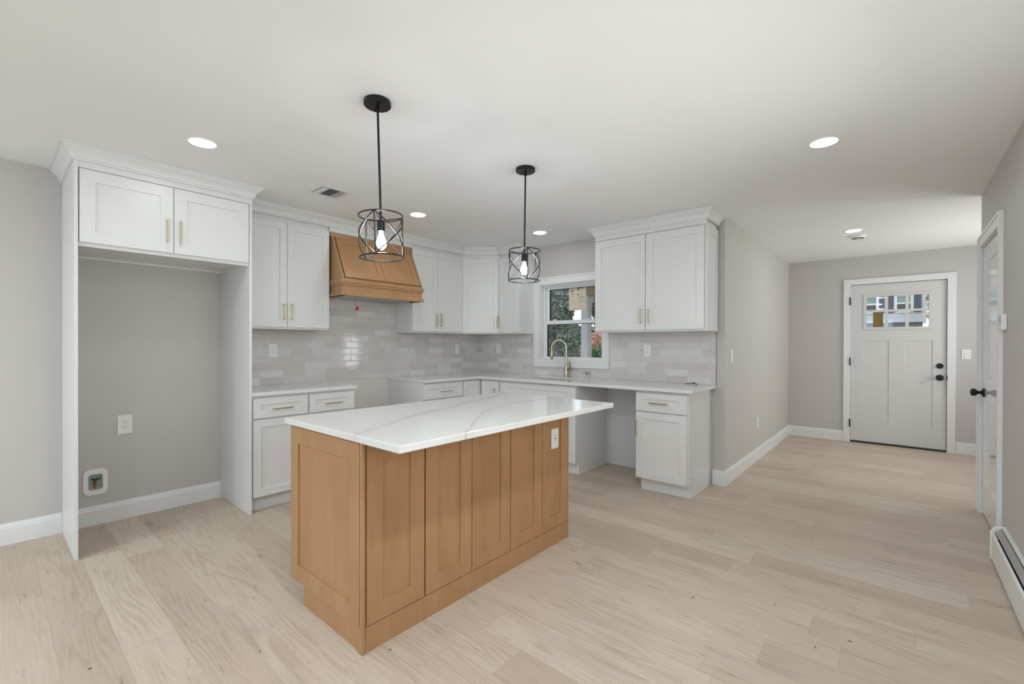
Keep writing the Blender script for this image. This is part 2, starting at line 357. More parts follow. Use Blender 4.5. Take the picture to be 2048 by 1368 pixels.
def grid_panel(bm, w, h, t, cells, x0=0.0, z0=0.0, y0=0.0):
    """slab w x h whose face looks to -y at y0 and whose back is at y0+t; cells = (xa, xb, za, zb, depth); depth None = hole"""
    xs = sorted({0.0, w} | {c[0] for c in cells} | {c[1] for c in cells}); zs = sorted({0.0, h} | {c[2] for c in cells} | {c[3] for c in cells})
    def dep(i, j):
        if i < 0 or j < 0 or i >= len(xs)-1 or j >= len(zs)-1: return None
        cx = (xs[i]+xs[i+1])/2; cz = (zs[j]+zs[j+1])/2
        for a, b, c, d, e in cells:
            if a < cx < b and c < cz < d: return 'hole' if e is None else e
        return 0.0
    V = {}
    def v(x, y, z):
        k = (round(x, 6), round(y, 6), round(z, 6))
        if k not in V: V[k] = bm.verts.new((x0+x, y0+y, z0+z))
        return V[k]
    def q(*p):
        vs = [v(*a) for a in p]
        if len(set(vs)) == 4:
            try: bm.faces.new(vs)
            except ValueError: pass
    for i in range(len(xs)-1):
        for j in range(len(zs)-1):
            d = dep(i, j)
            if d == 'hole': continue
            a, b, c, e = xs[i], xs[i+1], zs[j], zs[j+1]
            q((a, d, c), (b, d, c), (b, d, e), (a, d, e)); q((a, t, c), (a, t, e), (b, t, e), (b, t, c))
            for (ni, nj, p1, p2) in ((i-1, j, (a, c), (a, e)), (i+1, j, (b, e), (b, c)), (i, j-1, (b, c), (a, c)), (i, j+1, (a, e), (b, e))):
                dn = dep(ni, nj)
                to = t if dn in (None, 'hole') else dn
                if to > d + 1e-9: q((p1[0], d, p1[1]), (p2[0], d, p2[1]), (p2[0], to, p2[1]), (p1[0], to, p1[1]))
    return bm
def obj(name, bm, mat, parent=None, loc=(0, 0, 0), bevel=0.0, smooth=False, seg=2, rot=None):
    bmesh.ops.recalc_face_normals(bm, faces=bm.faces)
    me = bpy.data.meshes.new(name); bm.to_mesh(me); bm.free()
    for mm in (mat if isinstance(mat, (list, tuple)) else [mat]): me.materials.append(mm)
    o = bpy.data.objects.new(name, me); COL.objects.link(o); o.location = loc
    if rot: o.rotation_euler = rot
    if parent: o.parent = parent
    if bevel:
        md = o.modifiers.new('edge', 'BEVEL'); md.width = bevel; md.segments = seg; md.limit_method = 'ANGLE'; md.angle_limit = math.radians(40)
    if smooth:
        for p in me.polygons: p.use_smooth = True
        if smooth == 'auto':
            e = o.modifiers.new('split', 'EDGE_SPLIT'); e.split_angle = math.radians(35)
    return o
def tag(o, label, cat=None, group=None, kind=None):
    o['label'] = label
    if cat: o['category'] = cat
    if group: o['group'] = group
    if kind: o['kind'] = kind
    return o
def thing(name, label, cat, loc=(0, 0, 0), rz=0.0, group=None, kind=None):
    o = bpy.data.objects.new(name, None); COL.objects.link(o); o.location = loc; o.rotation_euler = (0, 0, rz); o.empty_display_size = 0.1
    return tag(o, label, cat, group, kind)
def struct(name, bm, mat, parent=None, bevel=0.0, label=None):
    o = obj(name, bm, mat, parent, bevel=bevel)
    if not parent: o['kind'] = 'structure'
    if label: o['label'] = label
    return o
def copy_tree(o, parent=None):
    c = o.copy(); COL.objects.link(c)
    if parent: c.parent = parent
    for ch in list(o.children): copy_tree(ch, c)
    return c
R90 = math.radians(-90); R45 = math.radians(-45); R180 = math.radians(180)

# ------------------------------------------------------------------ room shell
XL, YF = -9.5, -6.2
WY = -3.1184; DX = 3.14; RY = -4.809; RX = 0.70
struct('floor', BM((XL-.12, DX+.14, YF-.12, .12, -.1, 0)), M['floor'])
struct('ceiling', BM((XL-.12, DX+.14, YF-.12, .12, CEIL, CEIL+.1)), M['ceil'])
struct('wall_left', BM((XL-.12, 0.14, 0, .12, 0, CEIL)), M['wall'])
WO = (-1.025, -1.873, 1.105, 1.998)   # kitchen window opening
struct('wall_window', BM((0, .14, WO[0], 0, 0, CEIL), (0, .14, WY, WO[1], 0, CEIL), (0, .14, WO[1], WO[0], 0, WO[2]), (0, .14, WO[1], WO[0], WO[3], CEIL)), M['wall'])
struct('wall_hall', BM((.14, DX, WY, WY+.12, 0, CEIL)), M['wall'])
DL, DR, DTZ = -3.8328, -4.7624, 2.0828
struct('wall_front', BM((DX, DX+.14, DL+.02, WY+.12, 0, CEIL), (DX, DX+.14, YF, DR-.02, 0, CEIL), (DX, DX+.14, DR-.02, DL+.02, DTZ+.02, CEIL)), M['wall'])
CL, CR, CTZ = .605, -.215, 2.035   # closet door opening in x
SW = (-8.4, -5.4, .55, 2.15)      # added unseen side window of the living room, for extra light
RW = (-3.75, -1.55, .95, 2.1)      # added unseen window over the heater, beside the camera, for fill light
struct('wall_right', BM((CR-.02, CL+.02, RY-.12, RY, CTZ+.02, CEIL), (CL+.02, RX, RY-.12, RY, 0, CEIL), (SW[1], RW[0], RY-.12, RY, 0, CEIL), (RW[1], CR-.02, RY-.12, RY, 0, CEIL), (RW[0], RW[1], RY-.12, RY, 0, RW[2]), (RW[0], RW[1], RY-.12, RY, RW[3], CEIL), (XL, SW[0], RY-.12, RY, 0, CEIL), (SW[0], SW[1], RY-.12, RY, 0, SW[2]), (SW[0], SW[1], RY-.12, RY, SW[3], CEIL)), M['wall'])
struct('wall_closet', BM((-.45, RX, -5.55, -5.45, 0, CEIL), (-.45, -.35, -5.45, RY-.12, 0, CEIL), (RX-.1, RX, -5.45, RY-.12, 0, CEIL)), M['wall'])
FW = (1.15, 2.75, .7, 2.05)  # added unseen foyer window, lets fill light into the hall
struct('wall_foyer', BM((RX, FW[0], YF-.12, YF, 0, CEIL), (FW[1], DX, YF-.12, YF, 0, CEIL), (FW[0], FW[1], YF-.12, YF, 0, FW[2]), (FW[0], FW[1], YF-.12, YF, FW[3], CEIL), (RX-.1, RX, YF, -5.55, 0, CEIL)), M['wall'])
BW = (-.6, -4.2, .5, 2.2)
struct('wall_back', BM((XL-.12, XL, BW[0], 0, 0, CEIL), (XL-.12, XL, RY-.12, BW[1], 0, CEIL), (XL-.12, XL, BW[1], BW[0], 0, BW[2]), (XL-.12, XL, BW[1], BW[0], BW[3], CEIL)), M['wall'])

BBH, BBT = 0.136, 0.0141
BBP = [(0.0005, 0), (BBT, 0), (BBT, BBH*.76), (BBT*.82, BBH*.80), (BBT*.82, BBH*.86), (BBT*.45, BBH*.93), (BBT*.38, BBH), (0.0005, BBH)]
def baseboard(name, path):
    o = obj(name, sweep(bmesh.new(), path, BBP), M['trim']); o['kind'] = 'structure'; return o
baseboard('baseboard_left', [(XL, 0), (-4.0340, 0)])
baseboard('baseboard_alcove', [(-4.0159, 0), (-3.0875, 0)])
baseboard('baseboard_hall', [(0, -3.020), (0, WY), (DX, WY), (DX, -3.762)])
baseboard('baseboard_front', [(DX, -4.8405), (DX, YF)])

# bare wall patches where the stove and the dishwasher will go
o = struct('wall_patch_range', BM((-2.214, -1.4495, -.004, 0, .0, .916)), plain('unpainted_drywall', lin(214, 208, 204), .6, bump=.06, bscale=30))
o = struct('wall_patch_dishwasher', BM((-.004, 0, -2.551, -1.929, .012, .884)), M['primer'])

# ------------------------------------------------------------------ kitchen window
def build_window():
    w = bpy.data.objects.new('window_1', None); COL.objects.link(w); w['kind'] = 'structure'; w['label'] = 'white double hung kitchen window over the sink'
    bm = bmesh.new(); cw = .085
    y0, y1, z0, z1 = WO[0]+cw, WO[1]-cw, WO[2]-cw, WO[3]+cw
    for b in ((-.018, -.0005, WO[0], y0, z0, z1), (-.018, -.0005, y1, WO[1], z0, z1), (-.018, -.0005, WO[1], WO[0], z0, WO[2]), (-.018, -.0005, WO[1], WO[0], WO[3], z1)): bx(bm, *b)
    for b in ((-.024, -.018, y0-.016, y0, z0, z1), (-.024, -.018, y1, y1+.016, z0, z1), (-.024, -.018, y1+.016, y0-.016, z0, z0+.016), (-.024, -.018, y1+.016, y0-.016, z1-.016, z1)): bx(bm, *b)
    obj('window_casing', bm, M['trim'], w)
    # jamb lining
    t = .012
    obj('window_jamb', BM((-.0, .05, WO[0]-t, WO[0], WO[2], WO[3]), (0, .05, WO[1], WO[1]+t, WO[2], WO[3]), (0, .05, WO[1]+t, WO[0]-t, WO[2], WO[2]+t), (0, .05, WO[1]+t, WO[0]-t, WO[3]-t, WO[3])), M['trim'], w)
    f = .03; a, b_, c, d = WO[0]-t, WO[1]+t, WO[2]+t, WO[3]-t
    obj('window_frame', BM((.05, .13, a-f*.6, WO[0], WO[2], WO[3]), (.05, .13, WO[1], b_+f*.3, WO[2], WO[3]), (.05, .13, b_+f*.3, a-f*.6, WO[2], c+.006), (.05, .13, b_+f*.3, a-f*.6, d-.018, WO[3])), M['vinyl'], w)
    L0, L1 = a-f*.6, b_+f*.3
    def sash(nm, x, z0, z1, s, lo, hi):
        fr = obj(nm, BM((x, x+.028, L0-s, L0, z0, z1), (x, x+.028, L1, L1+s*.25, z0, z1), (x, x+.028, L1+s*.25, L0-s, z0, z0+lo), (x, x+.028, L1+s*.25, L0-s, z1-hi, z1)), M['vinyl'], w, bevel=.002)
        obj('pane', BM((x+.012, x+.016, L1+s*.2, L0-s*.9, z0+lo*.9, z1-hi*.9)), M['glass'], fr)
        g = .006
        obj('gasket', BM((x+.002, x+.026, L0-s-g, L0-s, z0+lo, z1-hi), (x+.002, x+.026, L1+s*.25, L0-s-g, z1-hi-g, z1-hi)), M['gasket'], fr)
        return fr
    lo = sash('sash_lower', .056, WO[2]+.018, 1.562, .030, .016, .036)
    up = sash('sash_upper', .088, 1.522, WO[3]-.03, .042, .05, .022)
    for yy in (-1.20, -1.66):
        obj('sash_lock', BM((.05, .085, yy-.028, yy+.028, 1.562, 1.574), (.055, .075, yy-.012, yy+.02, 1.574, 1.584)), M['vinyl'], w, bevel=.003)
    return w
build_window()
# printed label stuck on the inside of the upper pane
lb = obj('window_sticker', BM((.0975, .0992, -1.602, -1.371, 1.682, 1.945)), M['paper']); tag(lb, 'cream printed label stuck on the upper pane of the kitchen window', 'sticker')
def flatmark(bm, y0, y1, z0, z1): bx(bm, .0962, .0975, y0, y1, z0, z1)
bm = bmesh.new()
for b in ((-1.432, -1.405, 1.915, 1.922), (-1.412, -1.405, 1.888, 1.922), (-1.432, -1.418, 1.900, 1.905), (-1.432, -1.405, 1.872, 1.877), (-1.565, -1.492, 1.934, 1.942), (-1.504, -1.492, 1.912, 1.934), (-1.500, -1.488, 1.858, 1.872), (-1.460, -1.454, 1.700, 1.712)): flatmark(bm, *b)
obj('black_lettering', bm, M['ink'], lb)
bm = bmesh.new()
for z in (1.842, ): flatmark(bm, -1.455, -1.380, z, z+.002)
for z in (1.874, 1.852, 1.832, 1.826, 1.804, 1.786, 1.768, 1.742): flatmark(bm, -1.590, -1.490, z, z+.002)
for z in (1.835, 1.82, 1.805, 1.79, 1.775, 1.72, 1.705): flatmark(bm, -1.585, -1.51, z, z+.0015); flatmark(bm, -1.455, -1.385, z-.03, z-.0285)
obj('grey_lettering', bm, M['inkgrey'], lb)

# unseen windows; side, heater and foyer ones added to light the room
def plain_window(name, bm_frame, bm_glass, label):
    w = bpy.data.objects.new(name, None); COL.objects.link(w); w['kind'] = 'structure'; w['label'] = label
    obj('window_frame', bm_frame, M['vinyl'], w); obj('pane', bm_glass, M['glass'], w)
plain_window('window_2', BM((XL-.1, XL+.01, BW[1], BW[1]+.05, BW[2], BW[3]), (XL-.1, XL+.01, BW[0]-.05, BW[0], BW[2], BW[3]), (XL-.1, XL+.01, BW[1]+.05, BW[0]-.05, BW[2], BW[2]+.05), (XL-.1, XL+.01, BW[1]+.05, BW[0]-.05, BW[3]-.05, BW[3]), (XL-.09, XL, -2.33, -2.27, BW[2]+.05, BW[3]-.05)),
    BM((XL-.03, XL-.026, BW[1]+.05, BW[0]-.05, BW[2]+.05, BW[3]-.05)), 'wide living room window')
plain_window('added_window_3', BM((SW[0], SW[0]+.05, RY-.1, RY+.01, SW[2], SW[3]), (SW[1]-.05, SW[1], RY-.1, RY+.01, SW[2], SW[3]), (SW[0]+.05, SW[1]-.05, RY-.1, RY+.01, SW[2], SW[2]+.05), (SW[0]+.05, SW[1]-.05, RY-.1, RY+.01, SW[3]-.05, SW[3])),
    BM((SW[0]+.05, SW[1]-.05, RY-.03, RY-.026, SW[2]+.05, SW[3]-.05)), 'added living room window out of view')

plain_window('added_window_5', BM((RW[0], RW[0]+.05, RY-.1, RY+.01, RW[2], RW[3]), (RW[1]-.05, RW[1], RY-.1, RY+.01, RW[2], RW[3]), (RW[0]+.05, RW[1]-.05, RY-.1, RY+.01, RW[2], RW[2]+.05), (RW[0]+.05, RW[1]-.05, RY-.1, RY+.01, RW[3]-.05, RW[3])),
    BM((RW[0]+.05, RW[1]-.05, RY-.03, RY-.026, RW[2]+.05, RW[3]-.05)), 'added unseen window over the baseboard heater')
plain_window('added_window_4', BM((FW[0], FW[0]+.05, YF-.1, YF+.01, FW[2], FW[3]), (FW[1]-.05, FW[1], YF-.1, YF+.01, FW[2], FW[3]), (FW[0]+.05, FW[1]-.05, YF-.1, YF+.01, FW[2], FW[2]+.05), (FW[0]+.05, FW[1]-.05, YF-.1, YF+.01, FW[3]-.05, FW[3])),
    BM((FW[0]+.05, FW[1]-.05, YF-.03, YF-.026, FW[2]+.05, FW[3]-.05)), 'added unseen foyer window')

# ------------------------------------------------------------------ front door
def build_front_door():
    d = bpy.data.objects.new('door_1', None); COL.objects.link(d); d['kind'] = 'structure'; d.location = (DX, DL, 0); d.rotation_euler = (0, 0, R90)
    d['label'] = 'pale grey front door with six small panes and black hardware'
    w, h, zb = DL-DR, DTZ-.026, .022
    g = .004
    wx0, wx1, wz0, wz1 = .165, .768, 1.518, 1.916
    cells = [(wx0-.03-g, wx1+.03-g, wz0-.03-zb, wz1+.03-zb, None), (.131-g, .393-g, .265-zb, 1.344-zb, .007), (.543-g, .803-g, .265-zb, 1.344-zb, .007)]
    obj('door_leaf', grid_panel(bmesh.new(), w-2*g, h, .045, cells, x0=g, z0=zb, y0=.004), M['door'], d, bevel=.0012, seg=1)
    bm = bmesh.new(); f = .03
    for b in ((wx0-f, wx0, wz0-f, wz1+f), (wx1, wx1+f, wz0-f, wz1+f), (wx0, wx1, wz0-f, wz0), (wx0, wx1, wz1, wz1+f)): bx(bm, b[0], b[1], -.004, .048, b[2], b[3])
    cw = (wx1-wx0)/3; mz = 1.728
    for k in (1, 2): bx(bm, wx0+k*cw-.017, wx0+k*cw+.017, .002, .046, wz0, wz1)
    for k in range(3):
        xa = wx0 + (k*cw + (.017 if k else 0)); xb = wx0 + ((k+1)*cw - (.017 if k < 2 else 0))
        bx(bm, xa, xb, .002, .046, mz-.014, mz+.014)
    obj('window_grille', bm, M['door'], d)
    for k in range(3):
        for (za, zc) in ((wz0, mz-.014), (mz+.014, wz1)):
            xa = wx0 + (k*cw + (.017 if k else 0)); xb = wx0 + ((k+1)*cw - (.017 if k < 2 else 0))
            obj('pane', BM((xa-.003, xb+.003, .020, .025, za-.003, zc+.003)), M['glass'], d)
    cwid = .075
    obj('door_casing', BM((-cwid, .0, -.020, -.0005, 0, DTZ+cwid), (w, w+cwid, -.020, -.0005, 0, DTZ+cwid), (0, w, -.020, -.0005, DTZ, DTZ+cwid)), M['trim'], d, bevel=.002)
    obj('door_jamb', BM((-.019, 0, 0, .138, 0, DTZ+.019), (w, w+.019, 0, .138, 0, DTZ+.019), (0, w, 0, .138, DTZ, DTZ+.019)), M['trim'], d)
    obj('weatherstrip', BM((w-.004, w-.0002, .002, .02, .02, DTZ), (0, w-.004, .002, .02, DTZ-.004, DTZ)), M['dark'], d)
    obj('threshold', BM((0, w, -.012, .13, 0, .018)), plain('bronze_threshold', lin(66, 60, 54), .4, .6), d)
    for z in (1.868, 1.067, .251):
        obj('hinge', tube(BM((-.012, .002, -.022, -.008, z-.05, z+.05)), [(-.004, -.024, z-.052), (-.004, -.024, z+.052)], .007), M['black'], d)
    kx = .867
    bm = lathe(bmesh.new(), [(0, 0), (.033, 0), (.033, .008), (.030, .014), (.012, .016), (.012, .020), (0, .020)]); xf(bm, Matrix.Translation((kx, .004, 1.035)) @ Matrix.Rotation(math.radians(90), 4, 'X'))
    db = obj('deadbolt', bm, M['black'], d, smooth='auto')
    obj('thumb_turn', BM((kx-.004, kx+.004, -.030, -.016, 1.035-.014, 1.035+.014)), M['black'], db, bevel=.002)
    bm = lathe(bmesh.new(), [(0, 0), (.036, 0), (.036, .007), (.030, .012), (.013, .016), (.012, .034), (.022, .042), (.030, .052), (.031, .062), (.026, .072), (.014, .077), (0, .078)]); xf(bm, Matrix.Translation((kx, .004, .893)) @ Matrix.Rotation(math.radians(90), 4, 'X'))
    obj('knob', bm, M['black'], d, smooth='auto')
    obj('strike_plate', BM((w-.001, w+.004, -.022, .004, .865, .921)), M['black'], d)
    obj('scratch', BM((.690, .720, .0032, .0042, .828, .832)), plain('bare_scratch', lin(120, 116, 112), .7), d, rot=None)
    return d
build_front_door()
am = obj('amber_sticker', BM((DX+.0185, DX+.0198, -4.166, -4.065, 1.521, 1.712)), M['amber']); tag(am, 'olive brown square sticker on the lower corner pane of the front door', 'sticker')

# ------------------------------------------------------------------ closet door in the right wall
def build_closet_door():
    d = bpy.data.objects.new('door_2', None); COL.objects.link(d); d['kind'] = 'structure'; d.location = (CL, RY, 0); d.rotation_euler = (0, 0, R180)
    d['label'] = 'glossy white two panel closet door with black knob'
    w = CL-CR; g = .003
    s = .105
    cells = [(s, w-2*g-s, 1.02, CTZ-.14, .009), (s, w-2*g-s, .25, .86, .009)]
    obj('door_leaf', grid_panel(bmesh.new(), w-2*g, CTZ-.014, .035, cells, x0=g, z0=.010, y0=.004), M['gloss_door'], d, bevel=.004, seg=2)
    cw = .085
    bm = BM((-cw+.0, -.004, -.018, -.0005, 0, CTZ+cw), (w+.004, w+cw, -.018, -.0005, 0, CTZ+cw), (-.004, w+.004, -.018, -.0005, CTZ+.004, CTZ+cw))
    for b in ((-cw, -cw+.018, -.024, -.018, 0, CTZ+cw), (w+cw-.018, w+cw, -.024, -.018, 0, CTZ+cw), (-cw+.018, w+cw-.018, -.024, -.018, CTZ+cw-.018, CTZ+cw)): bx(bm, *b)
    obj('door_casing', bm, M['trim'], d)
    obj('door_jamb', BM((-.019, 0, 0, .118, 0, CTZ+.019), (w, w+.019, 0, .118, 0, CTZ+.019), (0, w, 0, .118, CTZ, CTZ+.019)), M['trim'], d)
    for z in (1.873, 1.075, .32):
        obj('hinge', tube(BM((w-.012, w+.004, -.004, .003, z-.045, z+.045)), [(w-.001, -.008, z-.046), (w-.001, -.008, z+.046)], .007), M['hinge'], d)
    bm = lathe(bmesh.new(), [(0, 0), (.034, 0), (.034, .006), (.026, .012), (.012, .018), (.011, .034), (.022, .042), (.029, .052), (.029, .062), (.022, .072), (.010, .076), (0, .077)]); xf(bm, Matrix.Translation((.075, .004, .928)) @ Matrix.Rotation(math.radians(90), 4, 'X'))
    obj('knob', bm, M['black'], d, smooth='auto')
    return d
build_closet_door()

# ------------------------------------------------------------------ backsplash
tw = .008
bs = obj('tile_backsplash', BM((-3.068, -tw, -tw, -.0003, .9145, 1.409), (-2.2965, -1.3605, -tw, -.0003, 1.409, 1.76)), M['tile_x']); tag(bs, 'pale glossy wavy tile backsplash behind the stove space', 'backsplash')
cz = WO[2]-.085; ca, cb_ = WO[0]+.085, WO[1]-.085
bs2 = obj('tile_backsplash', BM((-tw, -.0003, ca+.0005, 0, .9145, 1.409), (-tw, -.0003, cb_, ca+.0005, .9145, cz-.0005), (-tw, -.0003, -3.046, cb_-.0005, .9145, 1.409)), M['tile_y']); tag(bs2, 'pale glossy wavy tile backsplash around the sink window', 'backsplash')
ed = obj('tile_edge_strip', BM((-.0095, -.0003, -3.0495, -3.0462, .9145, 1.409)), M['alu'], bs2)

# ------------------------------------------------------------------ cabinetry
def handle_bm(L, vertical=True):
    """bar pull with two posts, mounted on the plane y=0, sticking out to -y"""
    bm = bmesh.new(); r = .0052; so = .030
    if vertical:
        bx(bm, -r, r, -so-r, -so+r, -L/2, L/2)
        for s in (-1, 1): bx(bm, -r*.8, r*.8, -so+r, 0, s*(L/2-.008)-r*.8, s*(L/2-.008)+r*.8)
    else:
        bx(bm, -L/2, L/2, -so-r, -so+r, -r, r)
        for s in (-1, 1): bx(bm, s*(L/2-.012)-r*.8, s*(L/2-.012)+r*.8, -so+r, 0, -r*.8, r*.8)
    return bm
def shaker(name, parent, x0, x1, z0, z1, yf, mat, handle=None, stile=.058, rec=.009, t=.019):
    """shaker front; yf = plane of its face. handle = (x, z, length, vertical)"""
    w, h = x1-x0, z1-z0; s = min(stile, h*.33)
    o = obj(name, grid_panel(bmesh.new(), w, h, t, [(stile, w-stile, s, h-s, rec)], x0=x0, z0=z0, y0=yf), mat, parent, bevel=.0014, seg=2)
    if handle:
        hb = handle_bm(handle[2], handle[3]); xf(hb, Matrix.Translation((handle[0], yf, handle[1])))
        obj('handle', hb, M['gold'], o, bevel=.0012)
    return o
CROWN = [(0.0, 2.368), (.010, 2.368), (.010, 2.379), (.016, 2.384), (.018, 2.395), (.026, 2.410), (.040, 2.424), (.050, 2.431), (.052, 2.440), (.064, 2.440), (.064, 2.4545), (0.0, 2.4545)]
HU = .143
# refrigerator surround
fy = -.6297
rf = thing('refrigerator_surround', 'tall white refrigerator surround with two doors over an empty bay', 'cabinet', (-4.0335, 0, 0))
fw = -3.0700+4.0335
for xa, xb in ((0, .0171), (fw-.0170, fw)): obj('side_panel', BM((xa, xb, fy, -.0150, 0.0, BBH), (xa, xb, fy, -.0008, BBH, CEIL-.001)), M['white'], rf, bevel=.001)
ax0, ax1 = .0173, fw-.0172
obj('cabinet_body', BM((ax0, ax1, fy+.021, -.0008, 1.885, CEIL-.002), (ax0, ax1, fy+.021, fy+.04, 1.866, 1.885), (ax0, ax1, -.03, -.0008, 1.870, 1.885), (ax0, ax0+.014, fy+.04, -.03, 1.870, 1.885), (ax1-.014, ax1, fy+.04, -.03, 1.870, 1.885)), M['white'], rf)
ms = -3.5508+4.0335
shaker('door', rf, ax0+.006, ms-.0018, 1.889, 2.326, fy, M['white'], (ms-.034, 2.031, .15, True), stile=.071)
shaker('door', rf, ms+.0018, ax1-.004, 1.889, 2.326, fy, M['white'], (ms+.036, 2.030, .15, True), stile=.071)
obj('frieze', BM((ax0, ax1, fy+.002, fy+.020, 2.330, CEIL-.002)), M['white'], rf)
obj('crown_moulding', sweep(bmesh.new(), [(-.0003, -.001), (-.0003, fy-.0003), (fw+.0003, fy-.0003), (fw+.0003, -.372)], CROWN), M['white'], rf)

UDF = -.3123; UB, UTZ = 1.4109, 2.326
def upper(name_label, x0, x1, seam, hz=1.559, side=None):
    c = thing('wall_cabinet', name_label, 'cabinet', (x0, 0, UB))
    w = x1-x0; top = CEIL-.002-UB
    obj('cabinet_body', BM((0, w, UDF+.021, -.0085, .016, top), (0, w, UDF+.021, UDF+.036, 0, .016), (0, w, -.022, -.0085, 0, .016), (0, .015, UDF+.036, -.022, 0, .016), (w-.015, w, UDF+.036, -.022, 0, .016)), M['white'], c, bevel=.0008, seg=1)
    sm = seam-x0
    shaker('door', c, .003, sm-.0015, .016, UTZ-UB, UDF, M['white'], (sm-.032, hz-UB, HU, True), stile=.060)
    shaker('door', c, sm+.0015, w-.003, .016, UTZ-UB, UDF, M['white'], (sm+.034, hz-UB, HU, True), stile=.060)
    return c
upper('white two door wall cabinet between the refrigerator bay and the wooden hood', -3.0685, -2.2975, -2.676)
upper('white two door wall cabinet between the wooden hood and the corner', -1.3599, -.6055, -1.003)
# diagonal corner wall cabinet
c = thing('corner_wall_cabinet', 'white one door diagonal wall cabinet in the kitchen corner', 'cabinet', (0, 0, UB))
bm = bmesh.new(); k = .292; poly = [(-.0085, -.0085), (-.605, -.0085), (-.605, -k), (-k, -.6125), (-.0085, -.6125)]
for z0, z1 in ((.0, CEIL-.002-UB),):
    lo = [bm.verts.new((x, y, z0)) for x, y in poly]; hi = [bm.verts.new((x, y, z1)) for x, y in poly]
    bm.faces.new(lo); bm.faces.new(hi[::-1])
    for i in range(5): bm.faces.new((lo[i], lo[(i+1) % 5], hi[(i+1) % 5], hi[i]))
obj('cabinet_body', bm, M['white'], c)
dv = Vector((.605-k, -(.6125-k), 0)); dl = dv.length
dd = shaker('door', c, .012, dl-.012, .016, UTZ-UB, -.021, M['white'], (dl-.012-.030, 1.559-UB, HU, True), stile=.060)
dd.location = (-.605, -k, 0); dd.rotation_euler = (0, 0, math.atan2(dv.y, dv.x))
# narrow cabinet beside the window
c = thing('wall_cabinet', 'narrow white one door wall cabinet beside the kitchen window', 'cabinet', (0, -.6135, UB), R90)
w = .9408-.6135
obj('cabinet_body', BM((0, w-.012, UDF+.021, -.0085, .0, CEIL-.002-UB)), M['white'], c)
shaker('door', c, .004, w-.013, .016, UTZ-UB, UDF, M['white'], (.032, 1.559-UB, HU, True), stile=.058)
ep = grid_panel(bmesh.new(), -.0085-(UDF+.021), CEIL-.004-UB, .012, [(.045, .237, .06, UTZ-UB-.06, .006)]); xf(ep, Matrix.Translation((w, UDF+.021, 0)) @ Matrix.Rotation(math.radians(90), 4, 'Z'))
obj('end_panel', ep, M['white'], c)
# crown running over the range wall, the corner and the narrow cabinet
cm = obj('crown_moulding', sweep(bmesh.new(), [(-3.0050, -.3065), (-.6000, -.3065), (-.3065, -.6000), (-.3065, -.9412), (-.0010, -.9412)], CROWN), M['white'])
tag(cm, 'white crown moulding above the hood wall cabinets and round the corner', 'moulding')
fr = obj('hood_filler_panel', BM((-2.2970, -1.3604, -.306, -.286, 2.329, CEIL-.002)), M['white']); tag(fr, 'white filler board between the wooden hood and the ceiling', 'panel')

# cabinet beyond the window
U3 = -.351
c = thing('wall_cabinet', 'wide white two door wall cabinet between the window and the hall', 'cabinet', (0, -1.978, UB-.004), R90)
w = 3.0657-1.978; hgt = CEIL-.002-UB+.004
obj('cabinet_body', BM((0, w-.012, U3+.021, -.0085, .014, hgt), (0, w-.012, U3+.021, U3+.036, 0, .014), (0, w-.012, -.022, -.0085, 0, .014), (0, .015, U3+.036, -.022, 0, .014), (w-.027, w-.012, U3+.036, -.022, 0, .014)), M['white'], c, bevel=.0008, seg=1)
sm = 2.515-1.978
shaker('door', c, .002, sm-.003, .016, UTZ-UB-.004, U3, M['white'], (sm-.040, .145, HU-.008, True), stile=.066)
shaker('door', c, sm+.003, w-.020, .016, UTZ-UB-.004, U3, M['white'], (sm+.036, .146, HU-.008, True), stile=.066)
ep = grid_panel(bmesh.new(), -.0085-(U3+.021), UTZ-UB+.004, .012, [(.055, .265, .06, UTZ-UB-.06, .007)]); xf(ep, Matrix.Translation((w, U3+.021, 0)) @ Matrix.Rotation(math.radians(90), 4, 'Z'))
obj('end_panel', ep, M['white'], c, bevel=.001)
obj('crown_moulding', sweep(bmesh.new(), [(0, -.0010), (0, U3+.006), (w, U3+.006), (w, -.0010)], [(a_, z_-UB+.004) for a_, z_ in CROWN]), M['white'], c)
obj('frieze', BM((0.0, w-.0005, U3+.0065, U3+.0205, UTZ-UB+.006, hgt)), M['white'], c)

# base cabinets
BF = -.622; BT = .884; TKY = -.556; DZ0, DZ1, WZ0, WZ1 = .115, .699, .709, .866
def base_body(bm, w, left_full=False, right_full=False, d=BF):
    bx(bm, 0, w, d+.021, -.0008, DZ0-.002, BT); bx(bm, 0.0, w, TKY, -.0008, 0, DZ0-.002)
    return bm
c = thing('base_cabinet', 'white base cabinet with two drawers beside the refrigerator bay', 'cabinet', (-3.0690, 0, 0))
w = -2.2145+3.0690; sm = 3.0690-2.635
obj('cabinet_body', base_body(bmesh.new(), w), M['white'], c)
shaker('drawer', c, .010, sm-.006, WZ0+.005, WZ1, BF, M['white'], ((.010+sm-.006)/2, .780, .155, False), stile=.058)
shaker('drawer', c, sm+.006, w-.010, WZ0+.005, WZ1, BF, M['white'], ((sm+w)/2, .780, .155, False), stile=.058)
shaker('door', c, .010, sm-.006, DZ0, DZ1+.002, BF, M['white'], (sm-.04, .61, .14, True))
shaker('door', c, sm+.006, w-.010, DZ0, DZ1+.002, BF, M['white'], (sm+.04, .61, .14, True))
c = thing('base_cabinet', 'white single drawer base cabinet between the stove space and the corner', 'cabinet', (-1.449, 0, 0))
w = 1.449-.896
obj('cabinet_body', base_body(bmesh.new(), w), M['white'], c)
shaker('drawer', c, .008, w-.006, WZ0, WZ1+.004, BF, M['white'], (.30, .781, .16, False))
shaker('door', c, .008, w-.006, DZ0, DZ1, BF, M['white'], (.05, .61, .14, True))
